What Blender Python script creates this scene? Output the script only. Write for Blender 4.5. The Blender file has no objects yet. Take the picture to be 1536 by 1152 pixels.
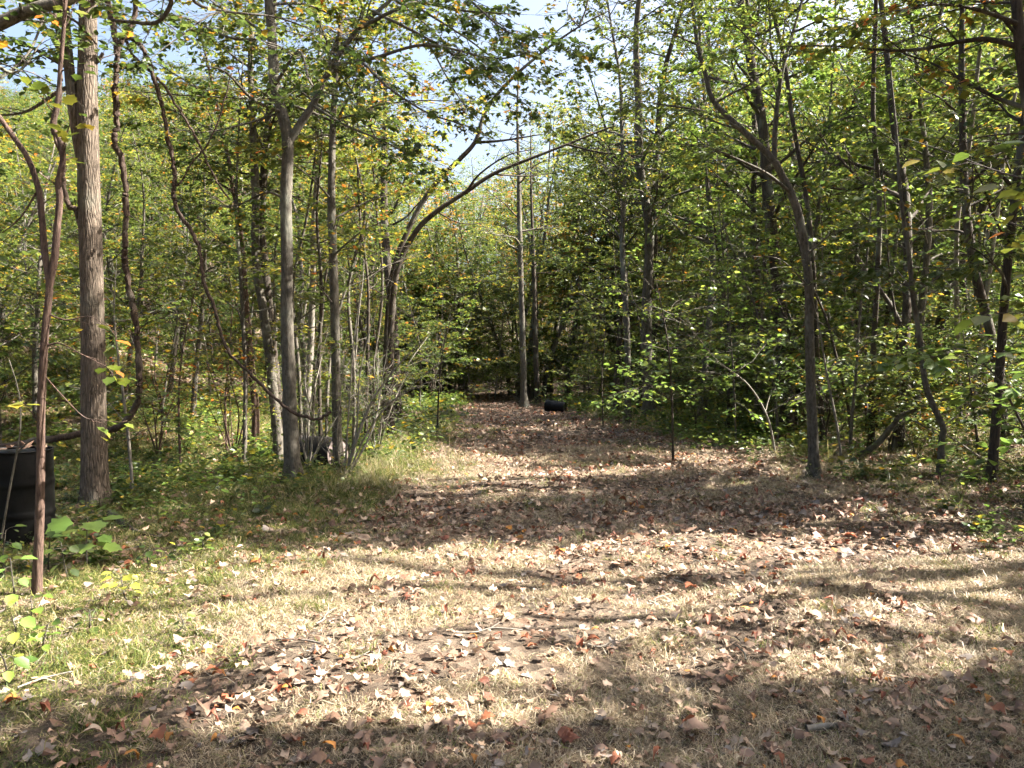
import bpy, math
import numpy as np
from mathutils import Vector, Matrix

# ------------------------------------------------------------------ camera, sky, sun, exposure
SC = bpy.context.scene
COL = SC.collection
F, CX, HY, EYE = 1205.0, 768.0, 560.0, 1.6      # focal length in photo pixels, centre column, horizon row, eye height
cd = bpy.data.cameras.new('camera'); cam = bpy.data.objects.new('camera', cd); COL.objects.link(cam)
cd.sensor_width = 36.0; cd.lens = F / 1536 * 36.0; cd.clip_start = 0.05; cd.clip_end = 3000
cam.location = (0, 0, EYE); cam.rotation_euler = (math.radians(90) - math.atan(16 / F), 0, 0)
SC.camera = cam
SUN_AZ, SUN_EL = math.radians(84), math.radians(46)      # azimuth from +Y towards +X
S = np.array([math.sin(SUN_AZ) * math.cos(SUN_EL), math.cos(SUN_AZ) * math.cos(SUN_EL), math.sin(SUN_EL)])
wd = bpy.data.worlds.new('World'); SC.world = wd; wd.use_nodes = True
nt = wd.node_tree
sky = nt.nodes.new('ShaderNodeTexSky'); sky.sky_type = 'NISHITA'; sky.sun_disc = False
sky.sun_elevation = SUN_EL; sky.sun_rotation = SUN_AZ; sky.air_density = 1.0; sky.dust_density = 7.0; sky.ozone_density = 0.8
bg = nt.nodes['Background']; bg.inputs[1].default_value = 0.064
nt.links.new(sky.outputs[0], bg.inputs[0])
sl = bpy.data.lights.new('sun', 'SUN'); sl.energy = 5.0; sl.angle = math.radians(0.5); sl.color = (1.0, 0.95, 0.86)
so = bpy.data.objects.new('sun', sl); COL.objects.link(so)
so.rotation_euler = Vector(-S).to_track_quat('-Z', 'Y').to_euler(); so.location = (30, 20, 40)
SC.view_settings.view_transform = 'Standard'; SC.view_settings.look = 'None'
SC.view_settings.exposure = 2.85; SC.view_settings.gamma = 1.0
SC.render.engine = 'CYCLES'
cy = SC.cycles
cy.max_bounces = 4; cy.diffuse_bounces = 2; cy.glossy_bounces = 2; cy.transmission_bounces = 4; cy.transparent_max_bounces = 4
cy.caustics_reflective = False; cy.caustics_refractive = False
cy.use_denoising = True
cy.use_adaptive_sampling = True; cy.adaptive_threshold = 0.025; cy.adaptive_min_samples = 12

# ------------------------------------------------------------------ small maths
RNG = np.random.default_rng(7)
def W(px, py, d): return np.array([(px - CX) / F * d, d, EYE - (py - HY) / F * d])
def sstep(a, b, x):
    t = np.clip((x - a) / (b - a), 0, 1); return t * t * (3 - 2 * t)
def softp(x, k=1.0): return np.log1p(np.exp(np.clip(x / k, -40, 40))) * k
def path_centre(y): return np.interp(y, [0, 6, 13, 21, 33, 43, 55, 70], [0.6, 0.6, 1.6, 0.9, 0.3, -1.0, -1.6, -3.5])
def path_half(y): return np.interp(y, [0, 6, 13, 21, 33, 43, 55, 70], [4.5, 4.2, 3.6, 3.1, 2.7, 1.7, 0.3, 0.1])
def gh(x, y):
    x = np.asarray(x, float); y = np.asarray(y, float)
    b = 0.022 * np.sin(1.9 * x + 0.7 * y) + 0.018 * np.sin(2.7 * y - 1.1 * x + 1.3) + 0.012 * np.sin(5.3 * x + 3.1 * y) + 0.010 * np.sin(6.1 * y - 4.2 * x)
    right = 0.42 * softp(x - 8.6 - 0.05 * np.maximum(y - 14, 0), 1.1) * sstep(6, 18, y)
    left = 0.40 * softp(-(x + 7.0 + 0.02 * y), 1.3) * sstep(12, 22, y)
    far = 0.24 * softp(y - 56, 5)
    z = np.minimum(right, 26 + 0.02 * right) + np.minimum(left, 14 + 0.02 * left) + np.minimum(far, 13)
    return b * (1 + 2 * sstep(6, 12, np.abs(x))) + z
def G(px, d):
    x = (px - CX) / F * d; return np.array([x, d, float(gh(x, d))])
def proj(P):
    y = np.maximum(P[:, 1], 0.05)
    return CX + P[:, 0] / y * F, HY + (EYE - P[:, 2]) / y * F
def nrm(v): return v / np.maximum(np.linalg.norm(v, axis=-1, keepdims=True), 1e-9)
def in_poly(px, py, poly):
    inside = np.zeros(len(px), bool); n = len(poly)
    for i in range(n):
        x1, y1 = poly[i]; x2, y2 = poly[(i + 1) % n]
        c = ((y1 > py) != (y2 > py))
        with np.errstate(divide='ignore', invalid='ignore'):
            xi = (x2 - x1) * (py - y1) / (y2 - y1 + 1e-12) + x1
        inside ^= c & (px < xi)
    return inside

def fbm(x, y, s, seed=0):
    r = np.random.default_rng(seed); v = 0
    for i in range(6):
        a = r.uniform(0, 6.28); f = s * 1.7 ** i * r.uniform(.8, 1.2); v = v + np.sin((x * math.cos(a) + y * math.sin(a)) * f + r.uniform(0, 6.28)) / 1.35 ** i
    return v / 2.2

# sunlit gaps of the clearing, as outlines on the ground: crowns are open where the sun comes through to them
LIT = [
 [(-300, 905), (120, 870), (330, 815), (560, 838), (700, 812), (860, 838), (960, 800), (1120, 812), (1290, 768), (1420, 790), (1600, 840), (1700, 905),
  (1380, 915), (1230, 958), (1010, 1002), (930, 985), (860, 950), (600, 945), (560, 962), (860, 972), (900, 1000), (700, 1012), (420, 1022), (280, 1034), (60, 1050), (-300, 1066)],
 [(655, 686), (760, 683), (880, 700), (1000, 705), (860, 716), (660, 712)],
 [(1010, 678), (1150, 676), (1160, 690), (1020, 694)],
 [(560, 668), (640, 672), (640, 712), (560, 718)],
 [(800, 730), (900, 733), (890, 746), (790, 742)],
 [(1060, 722), (1120, 720), (1130, 732), (1050, 735)],
 [(620, 1060), (820, 1050), (940, 1058), (800, 1072), (640, 1074)],
 [(1180, 985), (1450, 992), (1440, 1010), (1200, 1008)],
 [(1440, 655), (1500, 655), (1510, 690), (1440, 690)],
 [(240, 640), (420, 650), (420, 700), (270, 705)],
 [(640, 722), (720, 726), (715, 738), (650, 736)],
]
SUNWIN = [(-4.95, 9.5, 10.0, 1.9, 2.7, .9), (-4.95, 9.4, 10.0, 3.3, 5.2, .85), (-3.2, 11.4, 12.1, 1.7, 2.5, .9), (-3.2, 11.3, 12.0, 3.6, 4.6, .8),
          (2.4, 13.4, 15.6, 2.2, 4.2, .85), (3.6, 12.0, 13.0, 3.8, 6.4, .75), (5.0, 12.2, 16.0, 4.5, 8.0, .6), (-5.3, 16.0, 16.6, .2, 1.0, .9), (-1.5, 12.0, 13.2, .2, 1.0, .8), (6.5, 13, 18, 2.0, 4.5, .45), (1.9, 2.3, 5.4, 1.9, 3.1, .92)]
def shaded_keep(P, rng):
    """True for points that may carry a leaf: False where its shadow would close one of the sunlit gaps."""
    Q = P - S[None, :] * (P[:, 2:3] / S[2]); Q = Q + rng.normal(0, 0.05, Q.shape) * np.array([1, 1, 0])
    Q[:, 2] = 0
    px, py = proj(Q); ok = Q[:, 1] > 1.5
    hit = np.zeros(len(P), bool)
    for dx, dy in ((0, 0), (0, .13), (0, -.13), (.14, 0), (-.14, 0)):      # a leaf has size: keep its edges out of the gap too
        px, py = proj(Q + np.array([dx, dy, 0]))
        for poly in LIT: hit |= in_poly(px, py, poly)
    streak = fbm(Q[:, 0] * .35, Q[:, 1] * 1.6, 3.4, 74); hit &= streak < .72
    hit |= fbm(Q[:, 0] * .7, Q[:, 1] * 1.3, 2.6, 72) < -.85
    hit = hit & ok & (rng.random(len(P)) > 0.004) & (P[:, 2] > 2.0)
    for xt, y0, y1, z0, z1, pr in SUNWIN:      # openings through which the sun reaches certain trunks and sprays
        d = P[:, 0] - xt; R = P - S[None, :] * (d / S[0])[:, None]
        zz = (R[:, 2] - z0) / (z1 - z0); w = .12 * np.sin(R[:, 2] * 5 + xt)
        hit |= (d > .5) & (R[:, 1] > y0 + w) & (R[:, 1] < y1 + w) & (zz > 0) & (zz < 1) & (rng.random(len(P)) < pr)
    return ~hit

# ------------------------------------------------------------------ mesh helpers
def make_mesh(name, V, faces, tint=None, smooth=False, mats=(), midx=None):
    """faces: list of (M,k) index arrays"""
    me = bpy.data.meshes.new(name)
    V = np.asarray(V, np.float32)
    me.vertices.add(len(V)); me.vertices.foreach_set('co', V.ravel())
    faces = [np.asarray(f, np.int32) for f in faces if len(f)]
    nl = sum(f.size for f in faces); nf = sum(len(f) for f in faces)
    me.loops.add(nl); me.polygons.add(nf)
    me.loops.foreach_set('vertex_index', np.concatenate([f.ravel() for f in faces]))
    tot = np.concatenate([np.full(len(f), f.shape[1], np.int32) for f in faces])
    st = np.concatenate([[0], np.cumsum(tot)[:-1]]).astype(np.int32)
    me.polygons.foreach_set('loop_start', st)
    try: me.polygons.foreach_set('loop_total', tot)
    except Exception: pass
    if smooth: me.polygons.foreach_set('use_smooth', np.ones(nf, bool))
    if midx is not None: me.polygons.foreach_set('material_index', np.concatenate(midx).astype(np.int32))
    if tint is not None:
        a = me.attributes.new('tint', 'FLOAT', 'POINT'); a.data.foreach_set('value', np.asarray(tint, np.float32))
    for m in mats: me.materials.append(m)
    me.update(calc_edges=True); me.validate()
    return me
def obj(name, me, parent=None, loc=None, label=None, cat=None, group=None, kind=None):
    o = bpy.data.objects.new(name, me); COL.objects.link(o)
    if parent is not None: o.parent = parent
    if loc is not None: o.location = loc
    if label: o['label'] = label
    if cat: o['category'] = cat
    if group: o['group'] = group
    if kind: o['kind'] = kind
    return o
def empty(name, loc, label, cat, group=None): return obj(name, None, None, loc, label, cat, group)

def catmull(P, n):
    P = np.asarray(P, float)
    if len(P) < 3: return np.stack([P[0] + (P[-1] - P[0]) * t for t in np.linspace(0, 1, n + 1)])
    Q = np.vstack([2 * P[0] - P[1], P, 2 * P[-1] - P[-2]]); out = []
    for i in range(1, len(Q) - 2):
        t = np.linspace(0, 1, n, endpoint=False)[:, None]
        a, b, c, d = Q[i - 1], Q[i], Q[i + 1], Q[i + 2]
        out.append(0.5 * (2 * b + (c - a) * t + (2 * a - 5 * b + 4 * c - d) * t ** 2 + (3 * b - a - 3 * c + d) * t ** 3))
    return np.vstack(out + [P[-1:]])
def arc(P):
    s = np.concatenate([[0], np.cumsum(np.linalg.norm(np.diff(P, axis=0), axis=1))]); return s
def at(P, t):
    s = arc(P); u = np.asarray(t) * s[-1]
    pos = np.stack([np.interp(u, s, P[:, k]) for k in range(3)], -1)
    e = 0.02 * s[-1]
    p1 = np.stack([np.interp(np.minimum(u + e, s[-1]), s, P[:, k]) for k in range(3)], -1)
    p0 = np.stack([np.interp(np.maximum(u - e, 0), s, P[:, k]) for k in range(3)], -1)
    return pos, nrm(p1 - p0)
class Tubes:
    def __init__(s): s.V = []; s.Q = []; s.n = 0; s.tri = []
    def tube(s, P, R, sides=8, knobble=0.0, rng=None, lobes=None):
        P = np.asarray(P, float); R = np.broadcast_to(np.asarray(R, float), (len(P),)); n = len(P)
        T = nrm(np.gradient(P, axis=0)); ref = np.array([1.0, 0.13, 0.07]) if abs(T[0][2]) > 0.5 else np.array([0.05, 0.1, 1.0])
        U = nrm(ref - T * (T @ ref)[:, None]); B = np.cross(T, U)
        a = np.arange(sides) * 2 * math.pi / sides
        rr = np.repeat(R[:, None], sides, 1)
        if knobble:
            L = arc(P)[:, None]; ph = rng.random(6) * 6.28
            rr = rr * (1 + knobble * (np.sin(2 * a[None] + ph[0] + 1.7 * L) * .5 + np.sin(3 * a[None] + ph[1] - 2.9 * L) * .4 + np.sin(5 * a[None] + ph[2] + 5 * L) * .3)
                       + knobble * 0.5 * rng.normal(0, 1, rr.shape))
        if lobes is not None:      # root flare: five buttresses fading up the stem
            L = arc(P)[:, None]; rr = rr * (1 + lobes * np.exp(-L / 0.22) * (0.5 + 0.5 * np.cos(5 * a[None] + 0.6)))
        V = P[:, None] + rr[..., None] * (np.cos(a)[None, :, None] * U[:, None] + np.sin(a)[None, :, None] * B[:, None])
        i = np.arange(n - 1)[:, None] * sides; j = np.arange(sides)[None]; k = (j + 1) % sides
        s.Q.append(np.stack([i + j, i + k, i + sides + k, i + sides + j], -1).reshape(-1, 4) + s.n)
        s.V.append(V.reshape(-1, 3)); s.n += n * sides
        tip = (np.arange(sides) + (n - 1) * sides + s.n - n * sides)
        if sides <= 4: s.Q.append(np.stack([tip[[0]], tip[[1]], tip[[2]], tip[[-1]]], -1)) if sides == 4 else s.tri.append(tip[None, :3])
        else: s.V.append(P[-1:]); c = s.n; s.n += 1; s.tri.append(np.stack([tip, np.roll(tip, -1), np.full(sides, c)], -1))
    def twigs(s, A, M, B, r0, r1):
        """many three-sided twigs at once"""
        n = len(A)
        if not n: return
        D = nrm(B - A); up = np.where(np.abs(D[:, 2:3]) > 0.9, np.array([[1.0, 0, 0]]), np.array([[0, 0, 1.0]]))
        U = nrm(np.cross(D, up)); Bn = np.cross(D, U)
        rings = []
        for C, f in ((A, 0), (M, 0.5), (B, 1)):
            r = (r0 + (r1 - r0) * f)[:, None]
            rings.append(np.stack([C + r * (math.cos(t) * U + math.sin(t) * Bn) for t in (0, 2.094, 4.189)], 1))
        V = np.stack(rings, 1).reshape(-1, 3)
        base = (np.arange(n) * 9)[:, None, None] + s.n
        q = np.array([[0, 1, 4, 3], [1, 2, 5, 4], [2, 0, 3, 5], [3, 4, 7, 6], [4, 5, 8, 7], [5, 3, 6, 8]])[None]
        s.Q.append((base + q).reshape(-1, 4)); s.V.append(V); s.n += len(V)
    def mesh(s, name, mat, off=None, smooth=True):
        V = np.vstack(s.V)
        if off is not None: V = V - off
        fs = [np.vstack(s.Q)] + ([np.vstack(s.tri)] if s.tri else [])
        return make_mesh(name, V, fs, smooth=smooth, mats=[mat])

# leaf outlines: u along the blade, v across, w off the plane
SIMPLE = (np.array([[0, 0, 0], [.32, .24, .07], [.68, .20, .05], [1, 0, -.08], [.68, -.20, .05], [.32, -.24, .07]]), [[[0, 3, 2, 1], [0, 5, 4, 3]]])
BROAD = (np.array([[0, 0, 0], [.25, .34, .07], [.62, .36, .06], [1, 0, -.10], [.62, -.36, .06], [.25, -.34, .07]]), [[[0, 3, 2, 1], [0, 5, 4, 3]]])
DIAMOND = (np.array([[0, 0, 0], [.5, .30, .05], [1, 0, -.05], [.5, -.30, .05]]), [[[0, 3, 2, 1]]])
_half = [(0, 0), (.02, .34), (.24, .33), (.46, .54), (.56, .36), (.72, .34), (.78, .17), (1, 0)]
MAPLE_V = [(0, 0, 0), (.45, 0, -.02), (1, 0, -.06)] + [(u, v, .10 * v) for u, v in _half[1:-1]] + [(u, -v, .10 * v) for u, v in _half[1:-1]]
MAPLE = (np.array(MAPLE_V), [[[0, 1, 4, 3], [1, 6, 5, 4], [1, 8, 7, 6], [0, 9, 10, 1], [1, 10, 11, 12], [1, 12, 13, 14]], [[1, 2, 8], [1, 14, 2]]])
MAPLE_LO = (np.array([[0, 0, 0], [.30, .46, .06], [.55, .17, .02], [1, 0, -.08], [.55, -.17, .02], [.30, -.46, .06]]), [[[0, 3, 2, 1], [0, 5, 4, 3]]])
def leaf_mesh(name, P, D, N, Sz, T, tmpl, mat, off=None):
    D = nrm(D); Sd = nrm(np.cross(N, D)); Nn = np.cross(D, Sd)
    tv, tf = tmpl; n = len(P); k = len(tv)
    V = P[:, None] + Sz[:, None, None] * (tv[None, :, 0:1] * D[:, None] + tv[None, :, 1:2] * Sd[:, None] + tv[None, :, 2:3] * Nn[:, None])
    if off is not None: V = V - off
    fs = [((np.arange(n) * k)[:, None, None] + np.array(g)[None]).reshape(-1, len(g[0])) for g in tf]
    return make_mesh(name, V.reshape(-1, 3), fs, tint=np.repeat(T, k), mats=[mat])

# ------------------------------------------------------------------ materials
def new_mat(name):
    m = bpy.data.materials.new(name); m.use_nodes = True
    t = m.node_tree; t.nodes.clear(); out = t.nodes.new('ShaderNodeOutputMaterial'); return m, t, out
def ramp(t, stops, fac):
    r = t.nodes.new('ShaderNodeValToRGB'); e = r.color_ramp.elements
    while len(e) < len(stops): e.new(0.5)
    for el, (p, c) in zip(e, stops): el.position = p; el.color = (*c, 1)
    t.links.new(fac, r.inputs[0]); return r.outputs[0]
def noise(t, scale, detail=4, vec=None, rough=0.55):
    n = t.nodes.new('ShaderNodeTexNoise'); n.inputs['Scale'].default_value = scale; n.inputs['Detail'].default_value = detail
    n.inputs['Roughness'].default_value = rough
    if vec is not None: t.links.new(vec, n.inputs['Vector'])
    return n.outputs[0]
def mapping(t, scale, coord='Object'):
    c = t.nodes.new('ShaderNodeTexCoord'); m = t.nodes.new('ShaderNodeMapping'); m.inputs['Scale'].default_value = scale
    t.links.new(c.outputs[coord], m.inputs[0]); return m.outputs[0]
def mixc(t, fac, a, b, blend='MIX'):
    m = t.nodes.new('ShaderNodeMix'); m.data_type = 'RGBA'; m.blend_type = blend
    for s, v in ((m.inputs[0], fac), (m.inputs[6], a), (m.inputs[7], b)):
        if isinstance(v, (int, float)): s.default_value = v
        elif isinstance(v, tuple): s.default_value = (*v, 1)
        else: t.links.new(v, s)
    return m.outputs[2]
def bump(t, h, strength, dist):
    b = t.nodes.new('ShaderNodeBump'); b.inputs['Strength'].default_value = strength; b.inputs['Distance'].default_value = dist
    t.links.new(h, b.inputs['Height']); return b.outputs[0]
def leaf_mat(name, stops, trans=0.5, rough=0.42, spec=0.6, tsat=1.0, tval=1.32):
    m, t, out = new_mat(name)
    a = t.nodes.new('ShaderNodeAttribute'); a.attribute_name = 'tint'
    c = ramp(t, stops, a.outputs['Fac'])
    oi = t.nodes.new('ShaderNodeObjectInfo'); hs = t.nodes.new('ShaderNodeHueSaturation')
    mr = t.nodes.new('ShaderNodeMapRange'); mr.inputs[3].default_value = 0.8; mr.inputs[4].default_value = 1.2
    t.links.new(oi.outputs['Random'], mr.inputs[0]); t.links.new(mr.outputs[0], hs.inputs['Value']); t.links.new(c, hs.inputs['Color'])
    p = t.nodes.new('ShaderNodeBsdfPrincipled'); p.inputs['Roughness'].default_value = rough
    p.inputs['Specular IOR Level'].default_value = spec
    t.links.new(hs.outputs[0], p.inputs['Base Color'])
    h2 = t.nodes.new('ShaderNodeHueSaturation'); h2.inputs['Saturation'].default_value = tsat; h2.inputs['Value'].default_value = tval; h2.inputs['Hue'].default_value = 0.49
    t.links.new(hs.outputs[0], h2.inputs['Color'])
    tr = t.nodes.new('ShaderNodeBsdfTranslucent'); t.links.new(h2.outputs[0], tr.inputs[0])
    mx = t.nodes.new('ShaderNodeMixShader'); mx.inputs[0].default_value = trans
    t.links.new(p.outputs[0], mx.inputs[1]); t.links.new(tr.outputs[0], mx.inputs[2]); t.links.new(mx.outputs[0], out.inputs[0])
    return m
def bark_mat(name, dark, light, lichen=(0.32, 0.34, 0.27), lich=0.35, vs=(16, 16, 2.2), bstr=0.7, bd=0.02, cracks=False):
    m, t, out = new_mat(name)
    v = mapping(t, vs); n1 = noise(t, 2.0, 6, v, 0.65)
    n2 = noise(t, 1.6, 3, mapping(t, (1, 1, 0.6))); n3 = noise(t, 26, 3, mapping(t, (1, 1, 1)))
    c = ramp(t, [(0.34, dark), (0.62, light)], n1)
    lm = ramp(t, [(0.55, (0, 0, 0)), (0.66, (1, 1, 1))], n2)
    if cracks:
        vo = t.nodes.new('ShaderNodeTexVoronoi'); vo.feature = 'DISTANCE_TO_EDGE'; vo.inputs['Scale'].default_value = 1.0
        wv = t.nodes.new('ShaderNodeVectorMath'); wv.operation = 'ADD'; nv = t.nodes.new('ShaderNodeTexNoise'); nv.inputs['Scale'].default_value = 6
        t.links.new(mapping(t, (34, 34, 5)), wv.inputs[0]); t.links.new(nv.outputs['Color'], wv.inputs[1]); t.links.new(wv.outputs[0], vo.inputs['Vector'])
        cr = ramp(t, [(0.0, (.42,) * 3), (.2, (1,) * 3)], vo.outputs['Distance']); c = mixc(t, 1.0, c, cr, 'MULTIPLY')
        ad = t.nodes.new('ShaderNodeMath'); ad.operation = 'MULTIPLY_ADD'; ad.inputs[1].default_value = 1.0
        t.links.new(cr, ad.inputs[0]); t.links.new(n1, ad.inputs[2]); n1 = ad.outputs[0]
    c2 = mixc(t, lich, c, lichen); c = mixc(t, lm, c, c2)
    c = mixc(t, 0.25, c, ramp(t, [(0.3, dark), (0.7, light)], n3))
    p = t.nodes.new('ShaderNodeBsdfPrincipled'); p.inputs['Roughness'].default_value = 0.9; p.inputs['Specular IOR Level'].default_value = 0.2
    t.links.new(c, p.inputs['Base Color']); t.links.new(bump(t, n1, bstr, bd), p.inputs['Normal']); t.links.new(p.outputs[0], out.inputs[0])
    return m
GREEN = leaf_mat('green_leaf', [(0, (.030, .056, .012)), (.5, (.058, .092, .019)), (.85, (.100, .132, .026)), (.97, (.24, .22, .02)), (1, (.34, .20, .02))])
LIME = leaf_mat('lime_leaf', [(0, (.046, .076, .015)), (.5, (.086, .118, .022)), (.85, (.145, .168, .030)), (1, (.30, .27, .03))])
GOLD = leaf_mat('gold_leaf', [(0, (.062, .10, .016)), (.45, (.11, .145, .020)), (.78, (.22, .21, .025)), (.94, (.40, .25, .03)), (1, (.40, .14, .02))])
RUST = leaf_mat('rust_leaf', [(0, (.13, .11, .015)), (.4, (.26, .17, .02)), (.8, (.34, .14, .022)), (1, (.30, .07, .02))])
PALE = leaf_mat('pale_green_leaf', [(0, (.06, .11, .02)), (.5, (.11, .18, .03)), (1, (.22, .27, .04))], rough=0.38, spec=0.6)
BIGLEAF = leaf_mat('seedling_leaf', [(0, (.09, .17, .03)), (.6, (.14, .23, .04)), (1, (.25, .27, .05))], trans=0.35)
BARK = bark_mat('furrowed_bark', (.050, .038, .029), (.19, .148, .112), vs=(24, 24, 2.8), bstr=.8, bd=.02, lich=.25, cracks=True)
BARKG = bark_mat('grey_bark', (.035, .030, .024), (.13, .115, .092), vs=(14, 14, 5), bstr=0.7, lich=0.45)
BARKD = bark_mat('dark_bark', (.020, .016, .012), (.075, .060, .046), bstr=0.7)
BARKP = bark_mat('pale_bark', (.08, .07, .058), (.24, .215, .18), vs=(10, 10, 6), bstr=0.35)
BARKR = bark_mat('reddish_bark', (.030, .018, .014), (.13, .085, .065), vs=(26, 26, 5), bstr=0.7, lichen=(.30, .25, .22), lich=0.4)
VINEB = bark_mat('vine_bark', (.024, .016, .012), (.095, .066, .050), vs=(30, 30, 5), bstr=0.8, bd=0.01, lich=0.2)
DEAD = bark_mat('dead_wood', (.03, .025, .022), (.10, .085, .07), vs=(14, 14, 14), bstr=0.4)
def simple_mat(name, c1, c2, scale=8, rough=0.6, metal=0.0, bs=0.1, spec=0.4):
    m, t, out = new_mat(name); v = mapping(t, (1, 1, 1)); n = noise(t, scale, 6, v)
    p = t.nodes.new('ShaderNodeBsdfPrincipled'); p.inputs['Roughness'].default_value = rough; p.inputs['Metallic'].default_value = metal
    p.inputs['Specular IOR Level'].default_value = spec
    t.links.new(ramp(t, [(.4, c1), (.65, c2)], n), p.inputs['Base Color']); t.links.new(bump(t, n, bs, .02), p.inputs['Normal'])
    t.links.new(p.outputs[0], out.inputs[0]); return m
DRUMB = simple_mat('black_drum_paint', (.002, .002, .002), (.0065, .006, .0055), 9, 0.55, bs=.2, spec=.13)
DRUMR = simple_mat('weathered_drum_paint', (.012, .011, .011), (.04, .032, .028), 9, 0.65, spec=.2)
DRUME = simple_mat('faded_drum_end', (.13, .10, .092), (.20, .155, .14), 7, 0.8)
PLASTIC = simple_mat('black_plastic', (.002, .0022, .0026), (.006, .0066, .008), 20, 0.45, bs=.4, spec=.15)
def litter_mat(name, stops, trans=0.15):
    return leaf_mat(name, stops, trans=trans, rough=0.6, spec=0.35, tval=1.1, tsat=1.05)
LB = [litter_mat('brown_dry_leaf', [(0, (.10, .055, .034)), (.5, (.19, .112, .072)), (1, (.32, .205, .145))]),
      litter_mat('tan_dry_leaf', [(0, (.19, .125, .082)), (.5, (.30, .21, .145)), (1, (.46, .35, .26))]),
      litter_mat('rust_dry_leaf', [(0, (.13, .045, .028)), (.5, (.22, .075, .04)), (1, (.30, .11, .05))]),
      litter_mat('orange_dry_leaf', [(0, (.30, .12, .03)), (.5, (.38, .17, .035)), (1, (.42, .24, .05))]),
      litter_mat('grey_dry_leaf', [(0, (.13, .105, .09)), (.5, (.20, .165, .14)), (1, (.28, .24, .21))])]
STRAW = leaf_mat('straw_grass', [(0, (.20, .145, .09)), (.45, (.33, .26, .17)), (.80, (.46, .39, .28)), (.92, (.22, .22, .07)), (1, (.12, .16, .04))], trans=0.3, spec=.3, tval=1.1)
GRASS = leaf_mat('green_grass', [(0, (.052, .078, .017)), (.5, (.10, .125, .028)), (.8, (.20, .19, .055)), (1, (.36, .29, .14))], trans=0.4, spec=.3, tval=1.3)

def ground_mat():
    m, t, out = new_mat('woodland_floor')
    v = mapping(t, (1, 1, 1)); n1 = noise(t, 0.45, 5, v); n2 = noise(t, 9, 8, v, 0.7); n3 = noise(t, 45, 5, v, .7)
    vo = t.nodes.new('ShaderNodeTexVoronoi'); vo.inputs['Scale'].default_value = 11; t.links.new(v, vo.inputs['Vector'])
    soil = ramp(t, [(.3, (.030, .023, .017)), (.5, (.066, .049, .036)), (.7, (.125, .096, .072))], n2)
    sep = t.nodes.new('ShaderNodeSeparateColor'); t.links.new(vo.outputs['Color'], sep.inputs[0])
    chips = ramp(t, [(0, (.045, .032, .024)), (.4, (.10, .068, .048)), (.7, (.17, .12, .088)), (.9, (.13, .062, .036)), (1, (.25, .185, .135))], sep.outputs[0])
    c = mixc(t, ramp(t, [(.4, (0.1,) * 3), (.62, (.8,) * 3)], n1), soil, chips)
    c = mixc(t, .3, c, ramp(t, [(.35, (.05, .04, .03)), (.7, (.22, .17, .12))], n3))
    p = t.nodes.new('ShaderNodeBsdfPrincipled'); p.inputs['Roughness'].default_value = 0.95; p.inputs['Specular IOR Level'].default_value = .15
    t.links.new(c, p.inputs['Base Color'])
    hh = t.nodes.new('ShaderNodeMath'); hh.operation = 'ADD'; t.links.new(n2, hh.inputs[0]); t.links.new(vo.outputs['Distance'], hh.inputs[1])
    t.links.new(bump(t, hh.outputs[0], .8, .05), p.inputs['Normal']); t.links.new(p.outputs[0], out.inputs[0]); return m

# ------------------------------------------------------------------ ground
def build_ground():
    u = np.linspace(-1, 1, 300); xs = 320 * np.sinh(5.2 * u) / math.sinh(5.2)
    w = np.linspace(-0.62, 1, 330); ys = 8 + 420 * np.sinh(5.4 * w) / math.sinh(5.4)
    X, Y = np.meshgrid(xs, ys); Z = gh(X, Y)
    V = np.stack([X, Y, Z], -1).reshape(-1, 3); nx = len(xs)
    i = np.arange(len(ys) - 1)[:, None] * nx + np.arange(nx - 1)[None]
    f = np.stack([i, i + 1, i + nx + 1, i + nx], -1).reshape(-1, 4)
    obj('ground', make_mesh('ground', V, [f], smooth=True, mats=[ground_mat()]), kind='structure')
build_ground()

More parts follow.
